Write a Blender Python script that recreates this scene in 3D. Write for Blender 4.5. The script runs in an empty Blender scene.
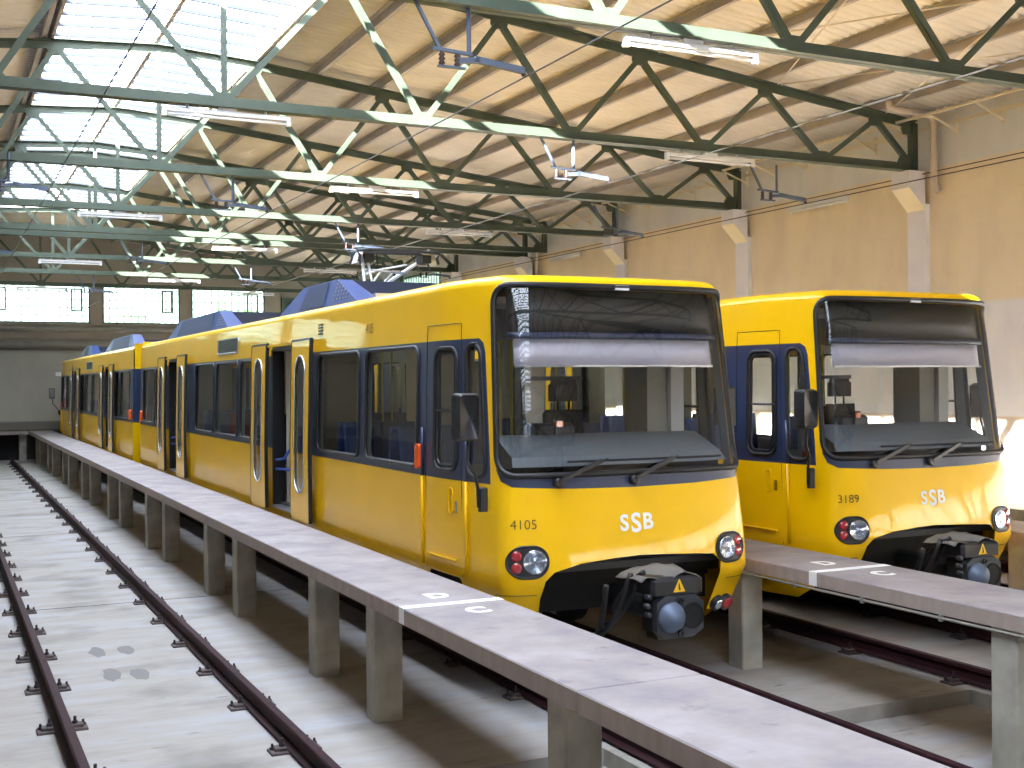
import bpy, math, random
from mathutils import Vector, Matrix
from mathutils.geometry import delaunay_2d_cdt
random.seed(7)
PI = math.pi
S = bpy.context.scene
COL = S.collection

# ---------------------------------------------------------------- camera, light, exposure
cam = bpy.data.cameras.new('camera'); co = bpy.data.objects.new('camera', cam); COL.objects.link(co)
cam.sensor_width = 36.0; cam.lens = 1195.94 * 36 / 1024; cam.clip_end = 300
def _axes(y, p, r):
    f = Vector((math.sin(y)*math.cos(p), math.cos(y)*math.cos(p), math.sin(p)))
    rt = Vector((math.cos(y), -math.sin(y), 0)); up = rt.cross(f)
    return f, rt*math.cos(r) + up*math.sin(r), up*math.cos(r) - rt*math.sin(r)
_f, _r, _u = _axes(0.448715568, -9.7258e-4, -7.36417e-3)
M = Matrix.Identity(4)
for i in range(3):
    M[i][0], M[i][1], M[i][2] = _r[i], _u[i], -_f[i]
M.translation = (0, 0, 2.72)
co.matrix_world = M
S.camera = co
S.view_settings.view_transform = 'Standard'; S.view_settings.look = 'None'
S.view_settings.gamma = 1; S.view_settings.use_curve_mapping = False
S.view_settings.exposure = 0.92

W = bpy.data.worlds.new('sky'); S.world = W; W.use_nodes = True
bg = W.node_tree.nodes['Background']
bg.inputs[0].default_value = (0.80, 0.87, 1.0, 1); bg.inputs[1].default_value = 8.2

sl = bpy.data.lights.new('sun', 'SUN'); sl.energy = 74.0; sl.angle = 0.009; sl.color = (1, 0.96, 0.88)
so = bpy.data.objects.new('sun', sl); COL.objects.link(so)
so.rotation_euler = Vector((1.65, 0.75, -1.0)).to_track_quat('-Z', 'Y').to_euler(); so.location = (-8, -4, 16)

def portal(name, loc, rot, sx, sy):
    l = bpy.data.lights.new(name, 'AREA'); l.shape = 'RECTANGLE'; l.size = sx; l.size_y = sy
    l.cycles.is_portal = True
    o = bpy.data.objects.new(name, l); COL.objects.link(o); o.location = loc; o.rotation_euler = rot
RX, RY = 3.36, 8.42             # ridge x and ridge height
TH = math.atan2(0.45, 4.6)
portal('skylight_daylight', (RX, 8, 8.75), (0, 0, 0), 3.6, 68)
portal('end_window_daylight', (5.0, 48.6, 5.8), (-PI/2, 0, 0), 15, 2.0)

# ---------------------------------------------------------------- materials
def lin(c):
    return tuple(((v/255)/12.92 if v/255 <= 0.04045 else ((v/255+0.055)/1.055)**2.4) for v in c) + (1,)
MATS = {}
def mat(name, rgb, rough=0.5, metal=0.0, var=0.0, scale=4.0, bump=0.0, coat=0.0, rgb2=None, detail=5, stretch=None, spec=0.5):
    m = bpy.data.materials.new(name); m.use_nodes = True; nt = m.node_tree; b = nt.nodes['Principled BSDF']
    b.inputs['Base Color'].default_value = lin(rgb); b.inputs['Roughness'].default_value = rough
    b.inputs['Metallic'].default_value = metal; b.inputs['Coat Weight'].default_value = coat
    b.inputs['Coat Roughness'].default_value = 0.04; b.inputs['Specular IOR Level'].default_value = spec
    if var > 0 or bump > 0 or rgb2:
        tc = nt.nodes.new('ShaderNodeTexCoord'); n = nt.nodes.new('ShaderNodeTexNoise')
        n.inputs['Scale'].default_value = scale; n.inputs['Detail'].default_value = detail
        if stretch:
            mp = nt.nodes.new('ShaderNodeMapping'); mp.inputs['Scale'].default_value = stretch
            nt.links.new(tc.outputs['Object'], mp.inputs[0]); nt.links.new(mp.outputs[0], n.inputs['Vector'])
        else:
            nt.links.new(tc.outputs['Object'], n.inputs['Vector'])
        cr = nt.nodes.new('ShaderNodeValToRGB')
        a = lin(rgb); c2 = lin(rgb2) if rgb2 else tuple(min(1, v*(1+var)) for v in a[:3]) + (1,)
        c1 = a if rgb2 else tuple(v*(1-var) for v in a[:3]) + (1,)
        cr.color_ramp.elements[0].position = 0.32; cr.color_ramp.elements[1].position = 0.68
        cr.color_ramp.elements[0].color = c1; cr.color_ramp.elements[1].color = c2
        nt.links.new(n.outputs['Fac'], cr.inputs[0]); nt.links.new(cr.outputs[0], b.inputs['Base Color'])
        if bump > 0:
            bp = nt.nodes.new('ShaderNodeBump'); bp.inputs['Strength'].default_value = bump; bp.inputs['Distance'].default_value = 0.01
            nt.links.new(n.outputs['Fac'], bp.inputs['Height']); nt.links.new(bp.outputs[0], b.inputs['Normal'])
    MATS[name] = m
    return m
def glass(name, tint, refl_ior=1.5, trans_mix=None, bumpy=False):
    m = bpy.data.materials.new(name); m.use_nodes = True; nt = m.node_tree; nt.nodes.clear()
    out = nt.nodes.new('ShaderNodeOutputMaterial'); t = nt.nodes.new('ShaderNodeBsdfTransparent'); g = nt.nodes.new('ShaderNodeBsdfGlossy')
    t.inputs[0].default_value = lin(tint); g.inputs['Roughness'].default_value = 0.01
    lw = nt.nodes.new('ShaderNodeLayerWeight'); lw.inputs['Blend'].default_value = 0.5
    pw = nt.nodes.new('ShaderNodeMath'); pw.operation = 'POWER'; pw.inputs[1].default_value = 4.0
    fr = nt.nodes.new('ShaderNodeMath'); fr.operation = 'MULTIPLY_ADD'; fr.inputs[1].default_value = 0.85; fr.inputs[2].default_value = 2*((refl_ior-1)/(refl_ior+1))**2
    nt.links.new(lw.outputs['Facing'], pw.inputs[0]); nt.links.new(pw.outputs[0], fr.inputs[0])
    mx = nt.nodes.new('ShaderNodeMixShader')
    nt.links.new(fr.outputs[0], mx.inputs[0]); nt.links.new(t.outputs[0], mx.inputs[1]); nt.links.new(g.outputs[0], mx.inputs[2])
    last = mx
    if trans_mix:
        tr = nt.nodes.new('ShaderNodeBsdfTranslucent'); tr.inputs[0].default_value = lin(trans_mix[0])
        m2 = nt.nodes.new('ShaderNodeMixShader'); m2.inputs[0].default_value = trans_mix[1]
        nt.links.new(mx.outputs[0], m2.inputs[1]); nt.links.new(tr.outputs[0], m2.inputs[2]); last = m2
    nt.links.new(last.outputs[0], out.inputs[0])
    MATS[name] = m
    return m
YEL = mat('yellow_paint', (240, 188, 0), 0.42, coat=0.4, spec=0.2, var=0.03, scale=1.5)
BLU = mat('dark_blue_paint', (40, 52, 82), 0.35, coat=0.3)
ROOFB = mat('blue_roof_paint', (56, 76, 130), 0.45)
ROOFD = mat('blue_mesh_paint', (42, 56, 90), 0.6)
RUB = mat('black_rubber', (24, 24, 28), 0.45)
BLK = mat('black_steel', (16, 16, 17), 0.6, var=0.3, scale=6)
DRK = mat('dark_underframe', (20, 19, 18), 0.8)
PLA = mat('black_plastic', (30, 31, 36), 0.5)
CHR = mat('chrome', (210, 212, 215), 0.18, metal=1.0)
ALU = mat('aluminium', (178, 180, 184), 0.35, metal=0.9)
HAND = mat('blue_handrail_paint', (80, 108, 190), 0.3)
YPOLE = mat('yellow_pole_paint', (215, 205, 60), 0.35)
INT = mat('interior_panel', (208, 206, 200), 0.6)
INTD = mat('interior_floor', (80, 82, 84), 0.7)
PART = mat('partition_cream', (205, 196, 182), 0.6)
SEAT = mat('seat_fabric', (52, 74, 128), 0.8, rgb2=(66, 92, 150), scale=14)
SEATR = mat('seat_red', (130, 40, 44), 0.8)
DASH = mat('dashboard_grey', (104, 110, 116), 0.6)
BLIND = mat('sunblind_fabric', (214, 208, 220), 0.7)
DISP = mat('display_black', (38, 38, 38), 0.5)
WHT = mat('white_paint', (238, 238, 240), 0.5)
LETW = mat('white_letter', (246, 244, 236), 0.45)
LETB = mat('black_letter', (40, 34, 14), 0.5)
REDL = mat('red_lens', (165, 40, 48), 0.12, coat=1)
ORGL = mat('orange_lens', (235, 92, 20), 0.2, coat=1)
LAMP = mat('lamp_reflector', (215, 220, 228), 0.15, metal=0.85)
WARN = mat('warning_yellow', (240, 190, 20), 0.4)
COUP = mat('coupler_steel', (70, 74, 82), 0.4, metal=0.6, var=0.15, scale=9)
CONE = mat('coupler_cone_steel', (98, 110, 132), 0.5, metal=0.3)
CLOTH = mat('canvas_cover', (112, 108, 104), 0.9)
PANT = mat('pantograph_metal', (212, 214, 218), 0.35, metal=0.4)
RAILM = mat('rail_side_rust', (46, 20, 26), 0.7, metal=0.0, var=0.25, scale=8, spec=0.2)
RAILT = mat('rail_head_polished', (178, 180, 204), 0.42, metal=0.9, var=0.08, scale=20)
CLIP = mat('clip_rust', (78, 66, 64), 0.7, var=0.3, scale=30)
BOLT = mat('bolt_rust', (42, 33, 35), 0.6, var=0.3, scale=30)
TRUSS = mat('truss_green_paint', (70, 82, 70), 0.5, var=0.12, scale=3)
BARM = mat('glazing_bar_paint', (46, 52, 66), 0.6)
PURL = mat('purlin_grey', (170, 162, 158), 0.7, var=0.08, scale=3)
ROD = mat('bracing_cream', (222, 210, 190), 0.6)
PIPE = mat('pipe_cream', (196, 182, 170), 0.5)
PIPEG = mat('pipe_grey', (128, 124, 116), 0.6, var=0.1)
WALLC = mat('wall_upper_grey', (172, 164, 156), 0.85, var=0.05, scale=0.8)
LAMPW = mat('lamp_housing_white', (216, 218, 222), 0.4)
TUBE = mat('tube_glass_white', (236, 238, 244), 0.2)
ARM = mat('bracket_blue_grey', (84, 95, 116), 0.45, metal=0.2)
WIRE = mat('wire_dark', (60, 58, 58), 0.4, metal=0.6)
INS = mat('insulator_brown', (60, 42, 40), 0.3)
GREEN = mat('tree_foliage', (70, 96, 50), 0.9, var=0.5, scale=1.2)
FRAMEG = mat('window_frame_green', (74, 98, 88), 0.6)
MULL = mat('glass_block_joint', (120, 134, 122), 0.8)
PYL = mat('pilaster_paint', (226, 224, 232), 0.85, var=0.04, scale=2)
CORB = mat('corbel_bounce_tint', (228, 214, 182), 0.8)  # warm bounced light on the corbel slope, put into the colour
POSTM = mat('post_concrete', (168, 164, 154), 0.85, rgb2=(128, 124, 114), scale=3.0, bump=0.25)
EDGE = mat('slab_edge_concrete', (158, 144, 138), 0.85, rgb2=(146, 133, 126), scale=4, bump=0.15, stretch=(1, 3, 1))
WGL = glass('train_window_glass', (236, 240, 236))
WSG = glass('windscreen_glass', (232, 234, 236), 1.5)
SKYG = glass('skylight_glass', (240, 244, 246), 1.25)
BLKG = glass('glass_block', (214, 228, 216), 1.3, ((225, 235, 225), 0.35))
LENS = glass('lens_glass', (240, 244, 250), 1.5)

def floor_mat():
    m = bpy.data.materials.new('floor_concrete'); m.use_nodes = True; nt = m.node_tree; b = nt.nodes['Principled BSDF']; N = nt.nodes.new; L = nt.links.new
    tc = N('ShaderNodeTexCoord')
    mp = N('ShaderNodeMapping'); mp.inputs['Scale'].default_value = (0.6, 2.2, 1); L(tc.outputs['Object'], mp.inputs[0])
    n1 = N('ShaderNodeTexNoise'); n1.inputs['Scale'].default_value = 1.3; n1.inputs['Detail'].default_value = 9; n1.inputs['Roughness'].default_value = 0.65; L(mp.outputs[0], n1.inputs['Vector'])
    c1 = N('ShaderNodeValToRGB'); e = c1.color_ramp.elements; e[0].position = 0.3; e[0].color = lin((138, 134, 130)); e[1].position = 0.7; e[1].color = lin((160, 160, 168))
    x = c1.color_ramp.elements.new(0.48); x.color = lin((154, 148, 142)); L(n1.outputs['Fac'], c1.inputs[0])
    n2 = N('ShaderNodeTexNoise'); n2.inputs['Scale'].default_value = 0.9; n2.inputs['Detail'].default_value = 4; L(tc.outputs['Object'], n2.inputs['Vector'])
    c2 = N('ShaderNodeValToRGB'); c2.color_ramp.elements[0].position = 0.30; c2.color_ramp.elements[0].color = (0.5, 0.49, 0.48, 1); c2.color_ramp.elements[1].position = 0.46; c2.color_ramp.elements[1].color = (1, 1, 1, 1)
    L(n2.outputs['Fac'], c2.inputs[0])
    n3 = N('ShaderNodeTexNoise'); n3.inputs['Scale'].default_value = 5.0; n3.inputs['Detail'].default_value = 3; L(mp.outputs[0], n3.inputs['Vector'])
    c3 = N('ShaderNodeValToRGB'); c3.color_ramp.elements[0].position = 0.24; c3.color_ramp.elements[0].color = (0.45, 0.43, 0.42, 1); c3.color_ramp.elements[1].position = 0.34; c3.color_ramp.elements[1].color = (1, 1, 1, 1)
    L(n3.outputs['Fac'], c3.inputs[0])
    m1 = N('ShaderNodeMixRGB'); m1.blend_type = 'MULTIPLY'; m1.inputs[0].default_value = 0.8; L(c1.outputs[0], m1.inputs[1]); L(c2.outputs[0], m1.inputs[2])
    m2 = N('ShaderNodeMixRGB'); m2.blend_type = 'MULTIPLY'; m2.inputs[0].default_value = 0.8; L(m1.outputs[0], m2.inputs[1]); L(c3.outputs[0], m2.inputs[2])
    L(m2.outputs[0], b.inputs['Base Color']); b.inputs['Roughness'].default_value = 0.75
    bp = N('ShaderNodeBump'); bp.inputs['Strength'].default_value = 0.15; L(n1.outputs['Fac'], bp.inputs['Height']); L(bp.outputs[0], b.inputs['Normal'])
    return m
FLOOR = floor_mat()
def slab_mat():
    m = bpy.data.materials.new('slab_concrete'); m.use_nodes = True; nt = m.node_tree; b = nt.nodes['Principled BSDF']; N = nt.nodes.new; L = nt.links.new
    tc = N('ShaderNodeTexCoord')
    n1 = N('ShaderNodeTexNoise'); n1.inputs['Scale'].default_value = 2.2; n1.inputs['Detail'].default_value = 8; n1.inputs['Roughness'].default_value = 0.6; L(tc.outputs['Object'], n1.inputs['Vector'])
    c1 = N('ShaderNodeValToRGB'); e = c1.color_ramp.elements; e[0].position = 0.32; e[0].color = lin((128, 120, 128)); e[1].position = 0.66; e[1].color = lin((158, 150, 154))
    x = e.new(0.5); x.color = lin((146, 138, 138)); L(n1.outputs['Fac'], c1.inputs[0])
    n2 = N('ShaderNodeTexNoise'); n2.inputs['Scale'].default_value = 7; n2.inputs['Detail'].default_value = 6; L(tc.outputs['Object'], n2.inputs['Vector'])
    c2 = N('ShaderNodeValToRGB'); c2.color_ramp.elements[0].position = 0.27; c2.color_ramp.elements[0].color = (0.66, 0.64, 0.7, 1); c2.color_ramp.elements[1].position = 0.38; c2.color_ramp.elements[1].color = (1, 1, 1, 1)
    L(n2.outputs['Fac'], c2.inputs[0])
    m1 = N('ShaderNodeMixRGB'); m1.blend_type = 'MULTIPLY'; m1.inputs[0].default_value = 0.7; L(c1.outputs[0], m1.inputs[1]); L(c2.outputs[0], m1.inputs[2])
    L(m1.outputs[0], b.inputs['Base Color']); b.inputs['Roughness'].default_value = 0.7
    return m
SLAB = slab_mat()
def wall_mat(name, bands, soft=0.02, var=0.06):
    # colour bands by height: list of (z_from, rgb)
    m = bpy.data.materials.new(name); m.use_nodes = True; nt = m.node_tree; b = nt.nodes['Principled BSDF']; N = nt.nodes.new; L = nt.links.new
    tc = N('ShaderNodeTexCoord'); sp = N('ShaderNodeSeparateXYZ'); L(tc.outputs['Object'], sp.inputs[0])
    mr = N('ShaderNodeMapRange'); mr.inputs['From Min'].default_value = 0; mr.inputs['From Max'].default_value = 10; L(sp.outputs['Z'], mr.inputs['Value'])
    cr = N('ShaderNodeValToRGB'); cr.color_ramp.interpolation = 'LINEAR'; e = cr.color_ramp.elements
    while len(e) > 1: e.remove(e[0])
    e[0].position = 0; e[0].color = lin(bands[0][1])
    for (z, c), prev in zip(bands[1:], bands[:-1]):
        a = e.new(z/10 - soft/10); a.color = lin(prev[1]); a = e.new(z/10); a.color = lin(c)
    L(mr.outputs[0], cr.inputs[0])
    mp = N('ShaderNodeMapping'); mp.inputs['Scale'].default_value = (1, 1, 0.5); L(tc.outputs['Object'], mp.inputs[0])
    n = N('ShaderNodeTexNoise'); n.inputs['Scale'].default_value = 1.6; n.inputs['Detail'].default_value = 7; L(mp.outputs[0], n.inputs['Vector'])
    c2 = N('ShaderNodeValToRGB'); c2.color_ramp.elements[0].position = 0.3; c2.color_ramp.elements[0].color = (1-var*2, 1-var*2, 1-var*2, 1); c2.color_ramp.elements[1].position = 0.6; c2.color_ramp.elements[1].color = (1, 1, 1, 1)
    L(n.outputs['Fac'], c2.inputs[0])
    mx = N('ShaderNodeMixRGB'); mx.blend_type = 'MULTIPLY'; mx.inputs[0].default_value = 1; L(cr.outputs[0], mx.inputs[1]); L(c2.outputs[0], mx.inputs[2])
    # faint plaster block joints
    br = N('ShaderNodeTexBrick'); br.inputs['Scale'].default_value = 1.0; br.inputs['Mortar Size'].default_value = 0.006; br.inputs['Brick Width'].default_value = 0.5; br.inputs['Row Height'].default_value = 0.25
    br.inputs['Color1'].default_value = (1, 1, 1, 1); br.inputs['Color2'].default_value = (0.97, 0.97, 0.97, 1); br.inputs['Mortar'].default_value = (0.88, 0.88, 0.88, 1)
    cb = N('ShaderNodeCombineXYZ'); ad = N('ShaderNodeMath'); ad.operation = 'ADD'; L(sp.outputs['X'], ad.inputs[0]); L(sp.outputs['Y'], ad.inputs[1]); L(ad.outputs[0], cb.inputs[0]); L(sp.outputs['Z'], cb.inputs[1]); L(cb.outputs[0], br.inputs['Vector'])
    m3 = N('ShaderNodeMixRGB'); m3.blend_type = 'MULTIPLY'; m3.inputs[0].default_value = 0.25; L(mx.outputs[0], m3.inputs[1]); L(br.outputs['Color'], m3.inputs[2])
    L(m3.outputs[0], b.inputs['Base Color']); b.inputs['Roughness'].default_value = 0.85
    return m
WR = wall_mat('right_wall_paint', [(0, (150, 138, 128)), (0.86, (226, 218, 212)), (1.9, (214, 196, 178)), (2.15, (232, 230, 232)), (4.0, (236, 220, 192)), (6.33, (222, 222, 224))], soft=0.03)
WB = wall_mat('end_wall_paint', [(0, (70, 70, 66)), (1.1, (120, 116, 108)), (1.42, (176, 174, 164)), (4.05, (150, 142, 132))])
WL = wall_mat('left_wall_paint', [(0, (150, 138, 128)), (1.0, (214, 206, 192)), (6.3, (186, 180, 172))])
CEIL = mat('corrugated_sheet', (224, 216, 206), 0.8, rgb2=(213, 204, 192), scale=1.2)

# ---------------------------------------------------------------- object helpers
def link(name, me, parent=None, smooth=False):
    o = bpy.data.objects.new(name, me); COL.objects.link(o)
    if parent: o.parent = parent
    if smooth:
        for p in me.polygons: p.use_smooth = True
    return o
def mesh(name, vs, fs, mats, parent=None, smooth=False, fm=None):
    me = bpy.data.meshes.new(name); me.from_pydata([tuple(v) for v in vs], [], fs)
    for m in (mats if isinstance(mats, (list, tuple)) else [mats]): me.materials.append(m)
    if fm: me.polygons.foreach_set('material_index', fm)
    me.update()
    return link(name, me, parent, smooth)
class MB:
    def __init__(s): s.v = []; s.f = []; s.m = []; s.cur = 0
    def add(s, vs, fs):
        b = len(s.v); s.v += [Vector(v) for v in vs]; s.f += [tuple(b+i for i in f) for f in fs]; s.m += [s.cur]*len(fs); return s
    def box(s, x0, x1, y0, y1, z0, z1):
        return s.add([(x, y, z) for x in (x0, x1) for y in (y0, y1) for z in (z0, z1)],
                     [(0,1,3,2),(4,6,7,5),(0,4,5,1),(2,3,7,6),(0,2,6,4),(1,5,7,3)])
    def bbox(s, x0, x1, y0, y1, z0, z1, c):        # box with chamfered vertical and top edges
        pts = [(x0+c,y0),(x1-c,y0),(x1,y0+c),(x1,y1-c),(x1-c,y1),(x0+c,y1),(x0,y1-c),(x0,y0+c)]
        cx, cy = (x0+x1)/2, (y0+y1)/2
        vs = [(x,y,z0) for x,y in pts] + [(x,y,z1-c) for x,y in pts] + [(x-c*(1 if x>cx else -1), y-c*(1 if y>cy else -1), z1) for x,y in pts]
        fs = [tuple(range(7,-1,-1)), tuple(range(16,24))]
        for k in (0, 8):
            for i in range(8): j=(i+1)%8; fs.append((k+i,k+j,k+8+j,k+8+i))
        return s.add(vs, fs)
    def tube(s, pts, r, n=8, closed=False, flat=1.0):
        pts = [Vector(p) for p in pts]; k = len(pts); rings = []; up = None
        for i, p in enumerate(pts):
            a = pts[(i-1) % k] if (closed or i > 0) else p; b = pts[(i+1) % k] if (closed or i < k-1) else p
            t = (b-a).normalized()
            if up is None:
                up = Vector((0,0,1)) if abs(t.z) < 0.9 else Vector((1,0,0))
            sd = t.cross(up)
            if sd.length < 1e-4: sd = t.orthogonal()
            sd.normalize(); up = sd.cross(t).normalized()
            rings.append([p + sd*(r*math.cos(2*PI*j/n)) + up*(r*flat*math.sin(2*PI*j/n)) for j in range(n)])
        b0 = len(s.v); vs = [v for rg in rings for v in rg]; fs = []
        for i in range(k if closed else k-1):
            i2 = (i+1) % k
            for j in range(n):
                j2 = (j+1) % n; fs.append((i*n+j, i*n+j2, i2*n+j2, i2*n+j))
        if not closed: fs += [tuple(range(n-1,-1,-1)), tuple((k-1)*n+j for j in range(n))]
        return s.add(vs, fs)
    def bar(s, a, b, w, h, up=(0,0,1)):            # rectangular bar from a to b
        a, b = Vector(a), Vector(b); t = (b-a).normalized(); u = Vector(up)
        sd = t.cross(u)
        if sd.length < 1e-4: sd = t.orthogonal()
        sd.normalize(); u = sd.cross(t)
        vs = [p + sd*(i*w/2) + u*(j*h/2) for p in (a, b) for i, j in ((-1,-1),(1,-1),(1,1),(-1,1))]
        return s.add(vs, [(3,2,1,0),(4,5,6,7),(0,1,5,4),(1,2,6,5),(2,3,7,6),(3,0,4,7)])
    def prism(s, poly, axis, a, b):                # poly 2D extruded along axis from a to b
        def P3(p, t): return {'x': (t, p[0], p[1]), 'y': (p[0], t, p[1]), 'z': (p[0], p[1], t)}[axis]
        n = len(poly); vs = [P3(p, a) for p in poly] + [P3(p, b) for p in poly]
        return s.add(vs, [tuple(range(n-1,-1,-1)), tuple(range(n,2*n))] + [(i,(i+1)%n,n+(i+1)%n,n+i) for i in range(n)])
    def lathe(s, c, axis, prof, n=20):             # prof: list of (radius, along)
        ax = {'x': Vector((1,0,0)), 'y': Vector((0,1,0)), 'z': Vector((0,0,1))}[axis] if isinstance(axis, str) else Vector(axis).normalized()
        e1 = ax.orthogonal().normalized(); e2 = ax.cross(e1); c = Vector(c)
        vs = [c + ax*h + e1*(r*math.cos(2*PI*j/n)) + e2*(r*math.sin(2*PI*j/n)) for r, h in prof for j in range(n)]
        fs = [(i*n+j, i*n+(j+1)%n, (i+1)*n+(j+1)%n, (i+1)*n+j) for i in range(len(prof)-1) for j in range(n)]
        fs += [tuple(range(n-1,-1,-1)), tuple((len(prof)-1)*n+j for j in range(n))]
        return s.add(vs, fs)
    def build(s, name, mats, parent=None, smooth=False):
        return mesh(name, s.v, s.f, mats, parent, smooth, s.m)
def empty(name, loc=(0,0,0), rz=0):
    o = bpy.data.objects.new(name, None); COL.objects.link(o); o.location = loc; o.rotation_euler = (0,0,rz); o.empty_display_size = 0.2
    return o
def tag(o, label, cat, group=None):
    o['label'] = label; o['category'] = cat
    if group: o['group'] = group
    return o
def struct(o): o['kind'] = 'structure'; return o
def kids(o): return [c for c in list(o.children)]
def copy_tree(o, parent=None):
    c = o.copy(); COL.objects.link(c)
    if parent: c.parent = parent
    for ch in kids(o): copy_tree(ch, c)
    return c
ORD = ['first','second','third','fourth','fifth','sixth','seventh','eighth','ninth','tenth','eleventh','twelfth','thirteenth','fourteenth','fifteenth','sixteenth','seventeenth','eighteenth','nineteenth','twentieth']
def ordn(i):
    if i < 20: return ORD[i]
    t = {2:'twenty',3:'thirty',4:'forty'}[(i+1)//10]
    if (i+1) % 10 == 0: return {20:'twentieth',30:'thirtieth',40:'fortieth'}[i+1]
    return t + '-' + ORD[(i+1)%10-1]

# ---------------------------------------------------------------- the hall
Y0, Y1 = -27.0, 48.0
SKY0 = -25.0
XL, XR = -8.6, 15.3
# floor: main slab and the lower slab in front of it
f = MB(); f.box(XL-0.4, XR+0.4, 7.72, Y1+0.3, -0.3, 0.0); f.box(XL-0.4, XR+0.4, Y0, 7.72, -0.45, -0.13)
struct(f.build('floor', FLOOR))
g = MB()
for y in (15.6, 23.4, 31.0, 38.5): g.box(XL+.1, 15.2, y-0.009, y+0.009, -0.02, 0.002)
struct(g.build('trim_1', DRK))
# right wall with a high glass-block window opening between y 37 and 42.3
def wall_boxes(mb, x0, x1, ya, yb, z0, z1, holes):
    ys = sorted({ya, yb, *[h[0] for h in holes], *[h[1] for h in holes]})
    for a, b in zip(ys[:-1], ys[1:]):
        hs = [h for h in holes if h[0] <= a and h[1] >= b]
        if not hs: mb.box(x0, x1, a, b, z0, z1)
        else: mb.box(x0, x1, a, b, z0, hs[0][2]); mb.box(x0, x1, a, b, hs[0][3], z1)
WTOP = 7.75
mb = MB(); wall_boxes(mb, XR, XR+0.35, Y0, Y1+0.3, -0.45, WTOP+0.6, [(37.2, 41.8, 5.2, 6.55), (43.2, 47.2, 5.2, 6.55)]); struct(mb.build('wall_right', WR))
mb = MB(); wall_boxes(mb, XL-0.35, XL, Y0, Y1+0.3, -0.45, WTOP+0.6, []); struct(mb.build('wall_left', WL))
# end wall with three openings
ops = [(-8.0, -4.75), (-4.35, -1.85), (-1.45, 5.30), (5.76, 8.65), (9.10, 12.02)]
mb = MB()
xs = sorted({XL, XR, *[a for o in ops for a in o]})
for a, b in zip(xs[:-1], xs[1:]):
    if (a, b) in ops: mb.box(a, b, Y1, Y1+0.35, -0.45, 5.10); mb.box(a, b, Y1, Y1+0.35, 6.60, 9.2)
    else: mb.box(a, b, Y1, Y1+0.35, -0.45, 9.2)
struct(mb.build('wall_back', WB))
mb = MB(); mb.box(XL-.35, XR+.35, Y0-0.3, Y0, -0.45, 9.2); struct(mb.build('wall_front', WL))

def block_window(name, axis, pos, a0, a1, z0, z1, cell, openers=(), rib=False, gm=None):
    fr = MB(); w = 0.05
    def bx(p0, p1, q0, q1, d0, d1):
        if axis == 'y': return (p0, p1, pos+d0, pos+d1, q0, q1)
        return (pos+d0, pos+d1, p0, p1, q0, q1)
    for r in ((a0, a0+w, z0, z1), (a1-w, a1, z0, z1), (a0, a1, z0, z0+w), (a0, a1, z1-w, z1)): fr.box(*bx(*r, -0.02, 0.14))
    fo = struct(fr.build(name, FRAMEG))
    j = MB(); nx = int((a1-a0)/cell); nz = max(1, int((z1-z0)/cell))
    t = 0.012 if not rib else 0.03
    for i in range(1, nx): x = a0+(a1-a0)*i/nx; j.box(*bx(x-t, x+t, z0, z1, 0.02, 0.10))
    if not rib:
        for i in range(1, nz): z = z0+(z1-z0)*i/nz; j.box(*bx(a0, a1, z-t, z+t, 0.02, 0.10))
    j.build('joint_grid', MULL, fo)
    p = MB(); p.box(*bx(a0, a1, z0, z1, 0.05, 0.056)); p.build('glass_blocks', gm or BLKG, fo)
    for (b0, b1) in openers:
        q = MB()
        for r in ((b0, b0+.05, z0+.45, z0+1.32), (b1-.05, b1, z0+.45, z0+1.32), (b0, b1, z0+.45, z0+.5), (b0, b1, z0+1.27, z0+1.32)): q.box(*bx(*r, -0.05, 0.12))
        q.build('opening_sash', FRAMEG, fo)
ow = [[], [], [(1.95, 2.35), (4.62, 5.02)], [(7.96, 8.36)], [(11.3, 11.75)]]
for i, (a, b) in enumerate(ops): block_window('window_%d' % (i+1), 'y', Y1, a, b, 5.10, 6.60, 0.262, ow[i])
block_window('window_6', 'x', XR, 37.2, 41.8, 5.2, 6.55, 0.24, (), True)
block_window('window_7', 'x', XR, 43.2, 47.2, 5.2, 6.55, 0.24, (), True)


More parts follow.
